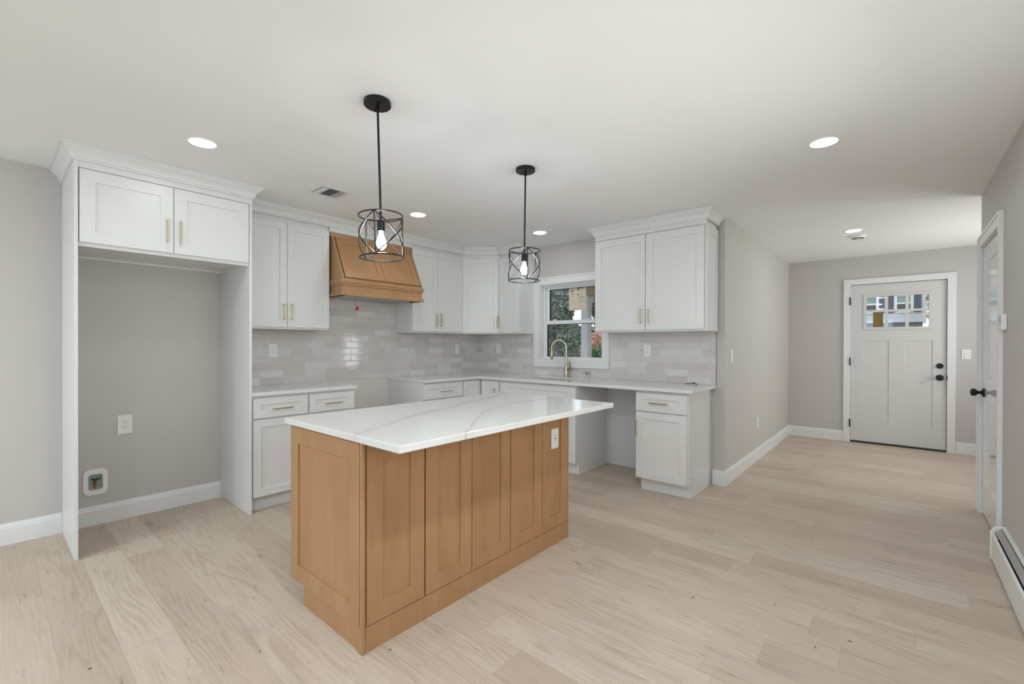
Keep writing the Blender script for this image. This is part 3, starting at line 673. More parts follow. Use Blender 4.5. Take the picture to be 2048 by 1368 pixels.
# corner base cabinet with a two leaf door
c = thing('corner_base_cabinet', 'white corner base cabinet with folding two leaf door', 'cabinet', (0, 0, 0))
bm = bmesh.new(); bx(bm, -.8955, -.0008, BF+.021, -.0008, DZ0-.002, BT); bx(bm, -.601, -.0008, -.9095, BF+.021, DZ0-.002, BT); bx(bm, -.8955, -.0008, TKY, -.0008, 0, DZ0-.002); bx(bm, -.556, -.0008, -.9095, TKY, 0, DZ0-.002)
obj('cabinet_body', bm, M['white'], c)
shaker('door', c, -.888, -.630, DZ0, WZ1+.002, BF, M['white'], None, stile=.055)
o = shaker('door', c, .650, .905, DZ0, WZ1+.002, -.625, M['white'], (.650+.207, .712, .15, True), stile=.055); o.rotation_euler = (0, 0, R90)
# sink base
c = thing('sink_base_cabinet', 'white sink base cabinet with wide false drawer front', 'cabinet', (0, -.9105, 0), R90)
w = 1.929-.9105
obj('cabinet_body', BM((0, w, -.604, -.0008, DZ0-.002, .70), (0, w, -.604, -.520, .70, BT), (0, .02, -.520, -.0008, .70, BT), (w-.02, w, -.520, -.0008, .70, BT), (0, w, TKY-.002, -.0008, 0, DZ0-.002)), M['white'], c)
shaker('false_drawer_front', c, .040, w-.004, WZ0, WZ1-.004, -.625, M['white'], None, stile=.088)
shaker('door', c, .040, .525, DZ0, DZ1, -.625, M['white'], (.485, .60, .14, True))
shaker('door', c, .529, w-.004, DZ0, DZ1, -.625, M['white'], (.565, .60, .14, True))
# end base cabinet
c = thing('base_cabinet', 'white one drawer base cabinet at the hall end of the counter', 'cabinet', (0, -2.551, 0), R90)
w = 3.0095-2.551
obj('cabinet_body', BM((0, w-.012, -.604, -.0008, DZ0-.002, .878), (0.025, w-.002, -.558, -.0008, 0, DZ0-.002)), M['white'], c)
shaker('drawer', c, .003, w-.010, .703, .862, -.625, M['white'], (.213, .781, .155, False), stile=.062)
shaker('door', c, .003, w-.010, .115, .695, -.625, M['white'], (.016, .556, .135, True), stile=.062)
ep = grid_panel(bmesh.new(), .604-.0008, .878-.113, .012, [(.055, .545, .062, .70, .008)]); xf(ep, Matrix.Translation((w, -.604, .113)) @ Matrix.Rotation(math.radians(90), 4, 'Z'))
obj('end_panel', ep, M['white'], c, bevel=.001)

# counters
def slab(bm, polys, z0, z1):
    for p in polys:
        lo = [bm.verts.new((x, y, z0)) for x, y in p]; hi = [bm.verts.new((x, y, z1)) for x, y in p]
        bm.faces.new(lo[::-1]); bm.faces.new(hi); n = len(p)
        for i in range(n): bm.faces.new((lo[i], lo[(i+1) % n], hi[(i+1) % n], hi[i]))
    return bm
o = obj('countertop', BM((-3.0690, -2.2040, -.642, -.0004, .885, .914)), M['quartz'], bevel=.003); tag(o, 'short white quartz countertop beside the refrigerator bay', 'countertop')
SK = (-.485, -.155, -1.140, -1.785)
xs = [-1.449, -.660, SK[0], SK[1], -.0004]; ys = [-3.053, SK[3], SK[2], -.642, -.0004]
bm = bmesh.new(); V = {}
def gv(x, y, z):
    k = (x, y, z)
    if k not in V: V[k] = bm.verts.new(k)
    return V[k]
def incell(i, j):
    if not (0 <= i < 4 and 0 <= j < 4): return False
    if i == 0: return j == 3
    if i == 2 and j == 1: return False
    return True
for i in range(4):
    for j in range(4):
        if not incell(i, j): continue
        a, b, c_, d_ = xs[i], xs[i+1], ys[j], ys[j+1]; z0, z1 = .885, .914
        bm.faces.new([gv(a, c_, z1), gv(b, c_, z1), gv(b, d_, z1), gv(a, d_, z1)]); bm.faces.new([gv(a, c_, z0), gv(a, d_, z0), gv(b, d_, z0), gv(b, c_, z0)])
        for di, dj, p, q in ((-1, 0, (a, c_), (a, d_)), (1, 0, (b, c_), (b, d_)), (0, -1, (a, c_), (b, c_)), (0, 1, (a, d_), (b, d_))):
            if not incell(i+di, j+dj): bm.faces.new([gv(*p, z0), gv(*q, z0), gv(*q, z1), gv(*p, z1)])
o = obj('countertop', bm, M['quartz'], bevel=.003); tag(o, 'long white quartz countertop turning the corner with the sink cut in', 'countertop')
# sink
sk = thing('sink', 'stainless undermount sink below the kitchen window', 'sink', ((SK[0]+SK[1])/2, (SK[2]+SK[3])/2, .70))
hx, hy = (SK[1]-SK[0])/2+.008, (SK[2]-SK[3])/2+.008; d0, d1 = .004, .1848
bm = BM((-hx, hx, -hy, hy, d0, d0+.003), (-hx-.003, -hx, -hy-.003, hy+.003, d0, d1), (hx, hx+.003, -hy-.003, hy+.003, d0, d1), (-hx, hx, -hy-.003, -hy, d0, d1), (-hx, hx, hy, hy+.003, d0, d1))
obj('basin', bm, M['steel'], sk)
obj('drain', lathe(bmesh.new(), [(0, .0075), (.03, .0075), (.042, .0095), (.045, .0075)], 24, (.03, 0, 0)), M['steel'], sk, smooth=True)
# faucet
fc = thing('faucet', 'brushed nickel gooseneck faucet behind the sink', 'faucet', (-.078, -1.452, .914))
obj('body', lathe(bmesh.new(), [(0, 0), (.026, 0), (.026, .004), (.022, .008), (.0215, .125), (.019, .135), (0, .135)], 28), M['nickel'], fc, smooth='auto')
pts = [(0, 0, .13), (0, 0, .30)]
R_ = .085; dirv = Vector((-.35, .94, 0)).normalized()
for k in range(0, 13):
    a = math.pi*k/12
    p = dirv*(R_ - R_*math.cos(a)); pts.append((p.x, p.y, .335 + R_*math.sin(a)))
e = dirv*2*R_; pts.append((e.x, e.y, .325))
obj('neck', tube(bmesh.new(), pts, .0125, 16), M['nickel'], fc, smooth='auto')
obj('spray_collar', tube(bmesh.new(), [(e.x, e.y, .318), (e.x, e.y, .325)], .0130, 16), M['dark'], fc, smooth='auto')
obj('spray_head', tube(bmesh.new(), [(e.x, e.y, .318), (e.x, e.y, .29), (e.x, e.y, .275), (e.x, e.y, .205), (e.x, e.y, .20)], .013, 16, radii=[.012, .012, .016, .0175, .015]), M['nickel'], fc, smooth='auto')
lv = obj('lever_mount', tube(bmesh.new(), [(0, -.015, .088), (0, -.062, .088)], .017, 16), M['nickel'], fc, smooth='auto')
obj('lever', tube(bmesh.new(), [(0, -.055, .098), (0, -.045, .17)], .006, 10, radii=[.0065, .0055]), plain('dark_nickel', lin(110, 104, 92), .3, .9), lv, smooth='auto')
# soap dispenser
sd = thing('soap_dispenser', 'small brushed nickel soap dispenser beside the faucet', 'soap dispenser', (-.070, -1.722, .914))
obj('base', lathe(bmesh.new(), [(0, 0), (.021, 0), (.021, .006), (.012, .010), (.011, .040), (0, .040)], 24), M['nickel'], sd, smooth='auto')
obj('pump_head', lathe(bmesh.new(), [(0, .040), (.017, .040), (.018, .044), (.0185, .072), (.016, .074), (0, .074)], 24), M['nickel'], sd, smooth='auto')
obj('spout', tube(bmesh.new(), [(-.004, .015, .062), (-.028, .062, .062), (-.029, .065, .055)], .0045, 10), M['nickel'], sd, smooth='auto')
# loose wire end on the counter
o = obj('wire_scrap', tube(tube(bmesh.new(), [(0, .055, .006), (.004, .03, .011), (.0, .0, .012), (-.002, -.03, .0105), (.0, -.05, .006)], .0035, 8), [(.0, -.008, .012), (.004, -.014, .024), (.012, -.02, .022)], .003, 8), M['wire'], None, (-.085, -2.858, .9135), smooth='auto'); tag(o, 'short scrap of dark wire lying on the counter end by the hall', 'wire')

# ------------------------------------------------------------------ range hood
hd = thing('range_hood', 'light brown wooden range hood with slanted panelled front', 'range hood', (-1.8288, 0, 1.727))
hz = 2.328-1.727
bm = bmesh.new(); hw = .4495
prof = [(-.0085, .02), (-.500, .02), (-.500, .150), (-.300, .565), (-.300, hz), (-.0085, hz)]
A = [bm.verts.new((-hw, y, z)) for y, z in prof]; B = [bm.verts.new((hw, y, z)) for y, z in prof]
bm.faces.new(A); bm.faces.new(B[::-1])
for i in range(len(prof)): bm.faces.new((A[i], B[i], B[(i+1) % 6], A[(i+1) % 6]))
obj('hood_body', bm, M['wood'], hd)
sl = math.hypot(.2, .415); ang = math.atan2(.2, .415)
for xa, xb in ((-hw+.030, -.0016), (.0016, hw-.030)):
    p = grid_panel(bmesh.new(), xb-xa, sl-.030, .019, [(.058, xb-xa-.058, .062, sl-.03-.062, .008)])
    xf(p, Matrix.Translation((xa, -.500, .150)) @ Matrix.Rotation(-ang, 4, 'X') @ Matrix.Translation((0, -.0195, .012)))
    obj('front_panel', p, M['wood'], hd, bevel=.0014)
for s in (-1, 1):
    st = BM((0, .020, -.012, 0, .006, sl-.01)); xf(st, Matrix.Translation(((-hw if s < 0 else hw-.020), -.500, .150)) @ Matrix.Rotation(-ang, 4, 'X'))
    obj('side_trim', st, M['wood'], hd)
obj('header', BM((-hw-.014, hw+.014, -.305, -.2885, .562, hz)), M['wood'], hd)
def hmould(prof): return sweep(bmesh.new(), [(-hw, -.310), (-hw, -.500), (hw, -.500), (hw, -.310)], prof)
obj('upper_moulding', hmould([(0, .092), (.007, .092), (.009, .101), (.013, .104), (.013, .116), (.018, .119), (.018, .136), (.012, .140), (.009, .150), (0, .150)]), M['wood'], hd)
obj('lower_moulding', hmould([(0, 0), (.019, 0), (.019, .012), (.013, .018), (.011, .028), (.007, .034), (.005, .042), (0, .042)]), M['wood'], hd)
obj('liner', BM((-.36, .36, -.44, -.06, .006, .0195)), M['steel'], hd)
obj('bracket', BM((hw-.11, hw-.095, -.46, -.44, -.012, .0)), M['dark'], hd)
tg = thing('red_tag', 'small red tag hanging on a wire under the hood', 'tag', (-1.985, -.26, 1.632))
obj('tag_body', xf(BM((-.013, .013, -.003, .003, -.020, .020)), Matrix.Rotation(math.radians(28), 4, 'Y')), M['red'], tg, bevel=.001)
obj('tag_mark', xf(BM((.001, .008, -.0036, -.003, -.004, .002)), Matrix.Rotation(math.radians(28), 4, 'Y')), M['plate'], tg)
obj('wire', tube(bmesh.new(), [(-.009, 0, .018), (-.02, 0, .05), (-.028, .0, .0985)], .0011, 6), M['wire'], tg)

# ------------------------------------------------------------------ island
IX0, IX1, IY0, IY1 = -3.3707, -1.8407, -2.6495, -1.985
il = thing('kitchen_island', 'light brown wooden kitchen island with panelled sides', 'kitchen island', (IX0, IY0, 0))
w, dpt = IX1-IX0, IY1-IY0; tkz = .108
obj('cabinet_body', BM((.020, w-.012, .020, dpt-.021, tkz, .8835)), M['wood'], il)
obj('plinth', BM((.013, w-.006, .006, dpt-.122, 0, tkz)), M['wood'], il)
obj('corner_post', BM((.0, .019, .0, .019, 0, .8835)), M['wood'], il, bevel=.005, seg=3)
obj('corner_post', BM((w-.012, w, .0, .019, 0, .8835)), M['wood'], il, bevel=.003)
obj('toe_board', BM((.0205, w-.0125, .003, .0058, 0, tkz-.002)), M['wood'], il)
bnd = [(-3.3475, -3.0480), (-3.0400, -2.7415), (-2.7375, -2.4375), (-2.4315, -2.1365), (-2.1325, -1.8530)]
for a, b in bnd: shaker('back_panel', il, a-IX0, b-IX0, .111, .8700, .0, M['wood'], None, stile=.0775, rec=.0095)
ep = grid_panel(bmesh.new(), dpt-.021-.004, .8720-tkz, .019, [(.078, dpt-.021-.004-.078, .080, .8720-tkz-.080, .0095)]); xf(ep, Matrix.Translation((.0, dpt-.004, tkz)) @ Matrix.Rotation(R90, 4, 'Z'))
obj('end_panel', ep, M['wood'], il, bevel=.0014)
for k in range(3):
    a = .025 + k*(w-.05)/3; b = a + (w-.05)/3 - .004
    o = grid_panel(bmesh.new(), b-a, .8700-.111, .019, [(.06, b-a-.06, .06, .70, .009)]); xf(o, Matrix.Translation((b, dpt-.001, .111)) @ Matrix.Rotation(R180, 4, 'Z'))
    obj('door', o, M['wood'], il, bevel=.0014)
o = obj('island_countertop', BM((-3.3976, -1.7747, -2.9449, -1.9728, .8842, .9134)), M['isl'], bevel=.0035); tag(o, 'grey veined white quartz slab on the wooden island', 'countertop')

# ------------------------------------------------------------------ outlets and switches
def outlet_parts(t, w=.076, h=.120, kind='outlet'):
    obj('cover_plate', BM((-w/2, w/2, -.006, -.0004, -h/2, h/2)), M['plate'], t, bevel=.002)
    if kind in ('outlet', 'gfci'):
        r = obj('receptacle', BM((-.0168, .0168, -.0085, -.0055, -.0335, .0335)), M['plate'], t, bevel=.0012)
        bm = bmesh.new()
        for zc in (-.019, .019):
            for dx in (-.0065, .0065): bx(bm, dx-.0011, dx+.0011, -.0088, -.0083, zc+.000, zc+.009)
            lathe_c = Matrix.Translation((0, -.0083, zc-.007)) @ Matrix.Rotation(math.radians(90), 4, 'X')
            l = lathe(bmesh.new(), [(0, 0), (.0026, 0), (.0026, .0005), (0, .0005)], 10); xf(l, lathe_c)
            me = bpy.data.meshes.new('tmp'); l.to_mesh(me); l.free(); bm.from_mesh(me); bpy.data.meshes.remove(me)
        if kind == 'gfci': bx(bm, -.006, .006, -.0092, -.0083, -.0045, .0045)
        obj('slots', bm, M['dark'], r)
    else:
        bm = grid_panel(bmesh.new(), .033, .066, .004, [(.002, .031, .033, .064, .0012)], x0=-.0165, z0=-.033, y0=-.0095)
        obj('rocker', bm, M['plate'], t, bevel=.0008)
def outlet(label, loc, rz, kind='outlet', w=.076, h=.120):
    t = thing('light_switch' if kind == 'switch' else 'power_outlet', label, 'switch' if kind == 'switch' else 'outlet', loc, rz)
    outlet_parts(t, w, h, kind); return t
outlet('white power outlet on the wall of the empty refrigerator bay', (-3.707, 0, .690), 0, h=.138, w=.084)
outlet('white power outlet on the backsplash near the refrigerator bay', (-2.677, -tw, 1.223), 0)
outlet('white rocker switch on the backsplash near the kitchen corner', (-.428, -tw, 1.223), 0, 'switch', w=.072)
outlet('white power outlet between the kitchen corner and the window', (-tw, -.352, 1.230), R90)
outlet('white power outlet on the backsplash under the wide wall cabinet', (-tw, -2.386, 1.226), R90)
outlet('white rocker switch on the hall wall by the counter end', (.216, WY, 1.181), 0, 'switch')
outlet('white power outlet low on the hall wall', (1.263, WY, .413), 0)
outlet('white rocker switch beside the front door', (DX, -4.926, 1.179), R90, 'switch', w=.080, h=.118)
outlet('white power outlet set in the wooden island side', (-1.9935, IY0+.0095, .680), 0, 'gfci', w=.078, h=.126)
# ice maker box
bxo = thing('water_valve_box', 'white framed water valve box low in the refrigerator bay', 'valve box', (-3.8665, 0, .303))
def rrect(w, h, r, n=6):
    out = []
    for cx, cz, a0 in ((w/2-r, h/2-r, 0), (-w/2+r, h/2-r, 90), (-w/2+r, -h/2+r, 180), (w/2-r, -h/2+r, 270)):
        for k in range(n+1):
            a = math.radians(a0+90*k/n); out.append((cx+r*math.cos(a), cz+r*math.sin(a)))
    return out
bm = bmesh.new(); O_ = rrect(.130, .182, .036); I_ = rrect(.076, .112, .018)
def rr(pts, y): return [bm.verts.new((x, y, z)) for x, z in pts]
o0, o1, i1, i0 = rr(O_, -.0004), rr(O_, -.008), rr(I_, -.010), rr(I_, -.0012)
for a, b in ((o0, o1), (o1, i1), (i1, i0)):
    for k in range(len(a)): bm.faces.new((a[k], a[(k+1) % len(a)], b[(k+1) % len(a)], b[k]))
obj('frame', bm, M['plate'], bxo)
bm = bmesh.new(); bm.faces.new([bm.verts.new((x, -.0012, z)) for x, z in I_]); obj('back_plate', bm, M['boxgrey'], bxo)
obj('valve', tube(tube(bmesh.new(), [(-.004, -.004, -.012), (-.004, -.018, -.018)], .010, 12), [(-.004, -.006, -.045), (-.004, -.006, .012)], .0045, 10), M['brass'], bxo, smooth='auto')
obj('valve_handle', BM((-.024, .026, -.014, -.006, .016, .028), (-.009, .004, -.014, -.004, .002, .018)), M['green'], bxo, bevel=.002)

# thermostat on the closet wall
t = thing('thermostat', 'small white thermostat on the wall beside the closet door', 'thermostat', (-.395, RY, 1.426), R180)
obj('housing', BM((-.055, .040, -.026, -.0004, -.048, .048)), M['plate'], t, bevel=.004)
obj('display', BM((-.044, .006, -.0268, -.0258, .004, .034)), plain('lcd_grey', lin(150, 158, 152), .2), t)
obj('buttons', BM((.014, .030, -.028, -.0258, .02, .032), (.014, .030, -.028, -.0258, .0, .012), (.014, .030, -.028, -.0258, -.02, -.008)), M['boxgrey'], t, bevel=.001)

# baseboard heater
ht = thing('baseboard_heater', 'white baseboard heater along the wall beside the closet door', 'heater', (-.44, RY, 0), R180)
L_ = 3.0
def hsweep(prof):
    bm = bmesh.new()
    a = [bm.verts.new((.012, y, z)) for y, z in prof]; b = [bm.verts.new((L_, y, z)) for y, z in prof]
    n = len(prof); bm.faces.new(a); bm.faces.new(b[::-1])
    for i in range(n): bm.faces.new((a[i], a[(i+1) % n], b[(i+1) % n], b[i]))
    return bm
obj('front_cover', hsweep([(-.062, .012), (-.060, .012), (-.060, .158), (-.052, .166), (-.053, .168), (-.062, .160)]), M['plate'], ht)
obj('back_plate', hsweep([(-.004, .0), (-.0006, .0), (-.0006, .205), (-.020, .205), (-.020, .202), (-.004, .200)]), M['plate'], ht)
obj('damper', hsweep([(-.046, .172), (-.022, .196), (-.021, .194), (-.045, .170)]), plain('heater_damper', lin(170, 170, 168), .35, .3), ht)
obj('element', hsweep([(-.050, .06), (-.010, .06), (-.010, .13), (-.050, .13)]), M['dark'], ht)
bm = bmesh.new(); pr = [(-.066, .004), (-.0006, .004), (-.0006, .208), (-.030, .208), (-.050, .196), (-.066, .170)]
a = [bm.verts.new((-.004, y, z)) for y, z in pr]; b = [bm.verts.new((.012, y, z)) for y, z in pr]
bm.faces.new(a); bm.faces.new(b[::-1])
for i in range(6): bm.faces.new((a[i], a[(i+1) % 6], b[(i+1) % 6], b[i]))
obj('end_cap', bm, M['plate'], ht, bevel=.002)

# ------------------------------------------------------------------ ceiling fittings
def downlight(label, x, y, first=[None], lens=None):
    if first[0] is None:
        t = thing('recessed_light', label, 'ceiling light', (x, y, CEIL), group='recessed ceiling lights'); first[0] = t
        obj('trim_ring', lathe(bmesh.new(), [(.066, -.0002), (.084, -.0002), (.084, -.003), (.078, -.005), (.068, -.0052), (.066, -.004)], 48), M['plate'], t, smooth='auto')
        obj('lens', lathe(bmesh.new(), [(0, -.0035), (.0662, -.0035), (.0662, -.001), (0, -.001)], 48), M['can'], t)
    else:
        t = copy_tree(first[0]); t.location = (x, y, CEIL); t['label'] = label
        if lens:
            for ch in t.children:
                if ch.name.startswith('lens'): ch.material_slots[0].link = 'OBJECT'; ch.material_slots[0].material = lens
    return t
downlight('glowing recessed ceiling light in front of the refrigerator surround', -3.55, -1.236)
downlight('glowing recessed ceiling light in front of the wooden hood', -1.829, -1.017)
downlight('glowing recessed ceiling light near the kitchen corner and window', -.596, -1.465)
downlight('glowing recessed ceiling light nearest the closet wall', -1.228, -3.988)
downlight('glowing recessed ceiling light in the hall beside the smoke detector', 1.394, -3.965)
for x, y in ((-3.6, -3.99), (-5.9, -1.3), (-5.9, -3.9), (-8.1, -1.3), (-8.1, -3.9)): downlight('added unseen recessed fill light over the open living area', x, y, lens=M['fill_can'])  # out-of-view lights added to brighten the room

t = thing('smoke_detector', 'round white smoke detector on the hall ceiling', 'smoke detector', (1.715, -3.985, CEIL))
obj('housing', lathe(bmesh.new(), [(0, -.032), (.030, -.032), (.045, -.029), (.058, -.022), (.062, -.012), (.068, -.010), (.068, -.0004), (0, -.0004)], 40), M['plate'], t, smooth='auto')
obj('sensor_slots', lathe(bmesh.new(), [(.040, -.0325), (.050, -.0285), (.053, -.0265), (.044, -.0310)], 40), M['dark'], t)

t = thing('ceiling_vent', 'white louvered air vent in the ceiling above the wall cabinets', 'vent', (-2.645, -.985, CEIL))
hx, hy = .130, .126; ix, iy = .098, .084
bm = BM((-hx, -ix, -hy, hy, -.006, -.0003), (ix, hx, -hy, hy, -.006, -.0003), (-ix, ix, -hy, -iy, -.006, -.0003), (-ix, ix, iy, hy, -.006, -.0003))
obj('vent_frame', bm, M['slat'], t, bevel=.003)
obj('duct_opening', BM((-ix, ix, -iy, iy, -.0012, -.0004)), M['cavity'], t)
bm = bmesh.new()
for xc, a in ((-.082, 50), (-.058, 50)):
    p = BM((-.009, .009, -iy, iy, -.0006, .0006)); xf(p, Matrix.Translation((xc, 0, -.006)) @ Matrix.Rotation(math.radians(a), 4, 'Y'))
    me = bpy.data.meshes.new('tmp'); p.to_mesh(me); p.free(); bm.from_mesh(me); bpy.data.meshes.remove(me)
for xc in (.052, .066, .080, .093):
    p = BM((-.009, .009, -iy, iy-.02, -.0006, .0006)); xf(p, Matrix.Translation((xc, 0, -.005)) @ Matrix.Rotation(math.radians(-18), 4, 'Y'))
    me = bpy.data.meshes.new('tmp'); p.to_mesh(me); p.free(); bm.from_mesh(me); bpy.data.meshes.remove(me)
bx(bm, -.046, -.042, -iy, iy, -.006, -.001); bx(bm, .040, .044, -iy, iy, -.006, -.001)
obj('end_louvers', bm, M['slat'], t)
bm = bmesh.new()
for k in range(9):
    p = BM((-.042, .040, -.0085, .0085, -.0006, .0006)); xf(p, Matrix.Translation((0, -iy+.010+k*.0184, -.005)) @ Matrix.Rotation(math.radians(38), 4, 'X'))
    me = bpy.data.meshes.new('tmp'); p.to_mesh(me); p.free(); bm.from_mesh(me); bpy.data.meshes.remove(me)
obj('middle_louvers', bm, M['shadedslat'], t)

# pendants
def pendant(label, x, y, ztop, zbot, lean, phase):
    """lean = offset (x, y) of the cage against the canopy, so the rod hangs a little off plumb"""
    t = thing('pendant_light', label, 'pendant light', (x, y, CEIL), group='black cage pendants over the island')
    obj('canopy', lathe(bmesh.new(), [(0, -.0003), (.063, -.0003), (.064, -.004), (.064, -.020), (.060, -.024), (0, -.024)], 48), M['black'], t, smooth='auto')
    for a in (phase+.6, phase+.6+math.pi): obj('screw', tube(bmesh.new(), [(.036*math.cos(a), .036*math.sin(a), -.0235), (.036*math.cos(a), .036*math.sin(a), -.034)], .0035, 8), M['black'], t)
    Lz = CEIL-ztop; tot = CEIL-zbot
    lx, ly = lean
    def P(dx, dy, z):            # z measured downwards from the ceiling; shear-free tilt about the canopy
        return Vector((dx, dy, -z))
    tilt = Vector((lx, ly, -Lz)); q = Vector((0, 0, -1)).rotation_difference(tilt.normalized()).to_matrix().to_4x4()
    T = lambda bm: xf(bm, q)
    obj('rod', T(tube(tube(bmesh.new(), [P(0, 0, .02), P(0, 0, .05)], .0085, 14), [P(0, 0, .05), P(0, 0, Lz+.024)], .0056, 14)), M['black'], t, smooth='auto')
    so = obj('socket', T(lathe(bmesh.new(), [(0, -Lz-.022), (.013, -Lz-.022), (.0185, -Lz-.028), (.0185, -Lz-.074), (.016, -Lz-.076), (0, -Lz-.076)], 24)), M['black'], t, smooth='auto')
    Rr, hgt = .103, ztop-zbot
    bm = bmesh.new(); ring(bm, (0, 0, -Lz), Rr, .0036); ring(bm, (0, 0, -Lz-hgt), Rr, .0036)
    for k in range(3):
        a = phase + k*2*math.pi/3
        tube(bm, [(Rr*math.cos(a), Rr*math.sin(a), -Lz), (Rr*math.cos(a), Rr*math.sin(a), -Lz-hgt)], .0036, 8)
        for s in (-1, 1):
            pts = []
            for i in range(17):
                u = i/16; aa = a + s*u*2*math.pi/3
                pts.append((Rr*math.cos(aa), Rr*math.sin(aa), -Lz-hgt*u))
            tube(bm, pts, .0030, 8)
        tube(bm, [(Rr*math.cos(a), Rr*math.sin(a), -Lz), (.012*math.cos(a), .012*math.sin(a), -Lz-.020)], .0024, 8)
    obj('cage', T(bm), M['black'], t, smooth='auto')
    b0 = -Lz-.076
    shell = [(0.012, b0), (.0125, b0-.010), (.017, b0-.022), (.025, b0-.038), (.029, b0-.055), (.027, b0-.071), (.018, b0-.084), (.007, b0-.090), (0, b0-.0905)]
    bl = obj('bulb', T(lathe(bmesh.new(), shell, 28)), M['bulbglass'], t, smooth=True)
    core = [(0, b0-.002), (.009, b0-.004), (.010, b0-.020), (.018, b0-.034), (.0245, b0-.052), (.023, b0-.066), (.014, b0-.079), (0, b0-.083)]
    obj('filament', T(lathe(bmesh.new(), core, 24)), M['bulb'], bl, smooth=True)
    return t
def vang(x, y, offdeg):
    """direction from the pendant towards the camera, turned by offdeg"""
    return math.atan2(CAM.y-y, CAM.x-x) + math.radians(offdeg)
rx, ry = math.sin(YAW), -math.cos(YAW)
pendant('black wire cage pendant over the island end nearest the refrigerator bay', -3.142, -2.404, 1.903, 1.702, (.0165*rx, .0165*ry), vang(-3.142, -2.404, -17))
pendant('black wire cage pendant over the island end nearest the window', -2.033, -2.428, 1.909, 1.709, (-.006*rx, -.006*ry), vang(-2.033, -2.428, 12))

# ------------------------------------------------------------------ crumbs of debris on the floor
first = None
for k, (x, y) in enumerate(((-4.108, -1.903), (-3.631, -2.301), (-1.864, -2.544), (-2.085, -4.056), (-2.037, -3.532), (-1.839, -3.862), (-1.939, -4.165), (-3.271, -2.703))):
    if first is None:
        bm = bmesh.new(); tube(bm, [(-.007, 0, .0016), (0, .001, .0022), (.007, 0, .0014)], .0018, 6, radii=[.0008, .0018, .0008])
        first = o = obj('debris_crumb', bm, M['crumb'])
        tag(o, 'tiny dark crumb of building debris on the pale floor', 'debris', 'crumbs on the floor')
    else:
        o = first.copy(); COL.objects.link(o)
    o.location = (x, y, 0); o.rotation_euler = (0, 0, k*1.3)

# ------------------------------------------------------------------ outdoors
g = struct('ground', BM((DX+.14, 40, -25, 25, -.35, -.25), (.14, DX+.14, WY+.12, 25, -.35, -.25), (-9, DX+.14, .12, 25, -.35, -.25)), M['lawn'])
pf = struct('floor_porch', BM((.14, 2.3, WY+.12, .12, -.25, -.05)), M['step'])
pc = thing('porch_column', 'square white porch column outside the kitchen window', 'column', (2.0, -.455, -.05))
obj('shaft', BM((-.062, .062, -.062, .062, .12, 2.02)), M['porch'], pc)
obj('base', BM((-.085, .085, -.085, .085, 0, .12)), M['porch'], pc, bevel=.004)
obj('capital', BM((-.085, .085, -.085, .085, 2.02, 2.12)), M['porch'], pc, bevel=.004)
pr = thing('porch_roof', 'beige porch ceiling and beam outside the kitchen window', 'porch roof', (0, 0, 2.07))
obj('beam', BM((1.9, 2.1, WY+.13, -.39, .0, .25)), M['soffit'], pr)
obj('soffit', BM((.145, 2.3, WY+.13, -.39, .25, .29)), M['soffit'], pr)

def foliage(bm, blobs, n, size, seed):
    rnd = random.Random(seed)
    for _ in range(n):
        c, r = rnd.choice(blobs)
        while True:
            p = Vector((rnd.uniform(-1, 1), rnd.uniform(-1, 1), rnd.uniform(-1, 1)))
            if p.length <= 1: break
        p = p.normalized()*(p.length**.4)
        p = Vector((c[0]+p.x*r[0], c[1]+p.y*r[1], c[2]+p.z*r[2]))
        s = size*rnd.uniform(.6, 1.3)
        a = Vector((rnd.gauss(0, 1), rnd.gauss(0, 1), rnd.gauss(0, 1))).normalized(); b = a.orthogonal().normalized()
        b = (Matrix.Rotation(rnd.uniform(0, 6.28), 3, a) @ b)
        n_ = a.cross(b)*.5
        v = [bm.verts.new(p + q) for q in (a*s, b*s*.35+n_*s*.1, -a*s, -b*s*.35+n_*s*.1)]
        bm.faces.new(v)
    return bm
def tree(name, label, cat, loc, blobs, n, size, mat, seed, trunk=None, group=None):
    t = thing(name, label, cat, loc, group=group)
    obj('foliage', foliage(bmesh.new(), blobs, n, size, seed), mat, t)
    if trunk: obj('trunk', tube(bmesh.new(), [(0, 0, 0), (.05, .03, trunk*.5), (0, 0, trunk)], .1, 8, radii=[.14, .1, .05]), M['bark'], t)
    return t
tree('evergreen_tree', 'dense dark evergreen tree outside the kitchen window', 'tree', (5.5, 3.2, -.25), [((0, 0, 1.3), (1.15, 1.15, 1.3)), ((0, 0, 2.6), (1.0, 1.0, 1.1)), ((0, 0, 3.8), (.7, .7, 1.1))], 16000, .075, M['leaf1'], 1, 4.6)
tree('evergreen_tree', 'grey green bushy tree outside behind the faucet', 'tree', (7.9, 3.5, -.25), [((0, 0, 1.0), (1.0, 1.0, 1.0)), ((0, .5, 1.7), (.9, .8, .6))], 10000, .075, M['leaf2'], 2, 1.8)
tree('evergreen_tree', 'tall dark tree farthest beyond the kitchen window', 'tree', (10.0, 7.2, -.25), [((0, 0, 2.2), (1.9, 1.9, 2.2)), ((0, 0, 4.6), (1.6, 1.4, 2.0))], 14000, .12, M['leaf1'], 3, 6)
tree('evergreen_tree', 'broad dark tree standing behind the porch column', 'tree', (14.0, 4.6, -.25), [((0, 0, 1.8), (1.8, 1.8, 1.8)), ((0, .8, 3.6), (1.3, 1.2, 1.2))], 11000, .12, M['leaf2'], 9, 4.5)
tree('russet_shrub', 'russet leaved shrub with pink flowers beyond the porch column', 'shrub', (4.85, .98, -.25), [((0, 0, 1.38), (.45, .36, .45))], 2200, .05, M['leaf3'], 4, 1.5)
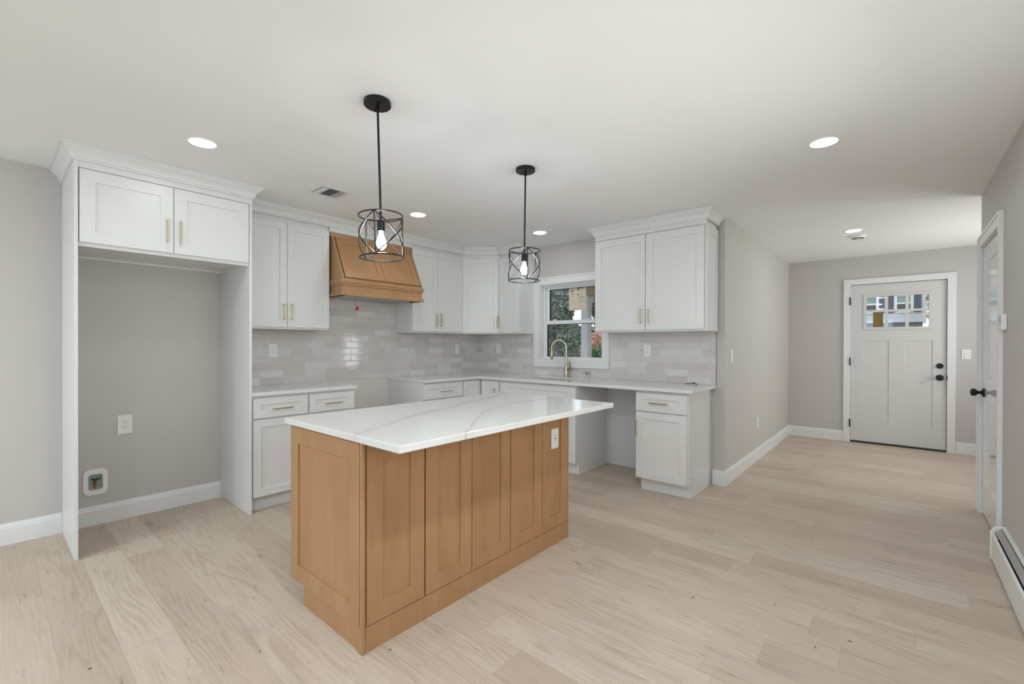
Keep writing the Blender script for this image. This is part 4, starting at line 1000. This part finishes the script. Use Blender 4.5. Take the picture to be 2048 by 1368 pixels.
fl = obj('flowers', foliage(bmesh.new(), [((0, -.1, 1.5), (.4, .33, .3))], 120, .05, 12), M['pinkflower'], bpy.data.objects['russet_shrub'])
tree('green_shrub', 'low bright green shrub beyond the porch column', 'shrub', (3.45, .12, -.25), [((0, 0, .95), (.42, .42, .5))], 2200, .07, M['leaf4'], 5, .6)
tree('low_shrub', 'low dark shrub spreading outside below the kitchen window', 'shrub', (4.0, 2.05, -.25), [((0, 0, .75), (.8, .55, .75))], 5200, .08, M['leaf1'], 6, .5)

# neighbour's house across the street from the front door
HX = 10.0
nh = thing('neighbour_house', 'white sided house with grey shutters across the street', 'house', (HX, -4.05, -.25))
obj('siding', BM((0, 6, -.74, 5.5, 2.087, 5.6)), M['siding'], nh)
obj('foundation', BM((.04, 6, -.70, 5.5, 0, 2.087)), M['slate'], nh)
obj('corner_board', BM((-.02, .08, -.765, -.70, 2.06, 5.6)), M['porch'], nh)
def hwin(y0, y1, z0, z1):
    f = obj('window', BM((-.04, .0, y0-.056, y0, z0, z1), (-.04, .0, y1, y1+.056, z0, z1), (-.04, .0, y0, y1, z0-.06, z0), (-.04, .0, y0, y1, z1, z1+.06), (-.03, .0, y0, y1, (z0+z1)/2-.018, (z0+z1)/2+.018)), M['porch'], nh)
    m = (z0+z1)/2
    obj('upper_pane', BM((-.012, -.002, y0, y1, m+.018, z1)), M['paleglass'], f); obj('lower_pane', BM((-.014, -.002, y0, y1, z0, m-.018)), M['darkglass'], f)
def shutter(y0, y1, z0, z1):
    p = grid_panel(bmesh.new(), y1-y0, z1-z0, .03, [(.03, y1-y0-.03, .05, (z1-z0)*.5-.03, .012), (.03, y1-y0-.03, (z1-z0)*.5+.03, z1-z0-.05, .012)]); xf(p, Matrix.Translation((-.036, y1, z0)) @ Matrix.Rotation(R90, 4, 'Z'))
    obj('shutter', p, M['shutter'], nh)
hwin(.158, .75, 2.375, 2.72)
hwin(-.482, -.238, 2.375, 2.72)
shutter(-.054, .098, 2.33, 2.78); shutter(-.180, -.058, 2.33, 2.78)
shutter(-.668, -.545, 2.33, 2.78)
obj('roof', slab(bmesh.new(), [[(-.5, -.9), (6, -.9), (6, 5.6), (-.5, 5.6)]], 5.6, 5.75), plain('roof_shingles', lin(96, 96, 100), .8), nh)
tree('autumn_tree', 'pale autumn tree beside the house across the street', 'tree', (9.3, -5.42, -.25), [((0, 0, 2.5), (.6, .62, 1.3))], 1600, .10, M['leaf5'], 8, 3.6)
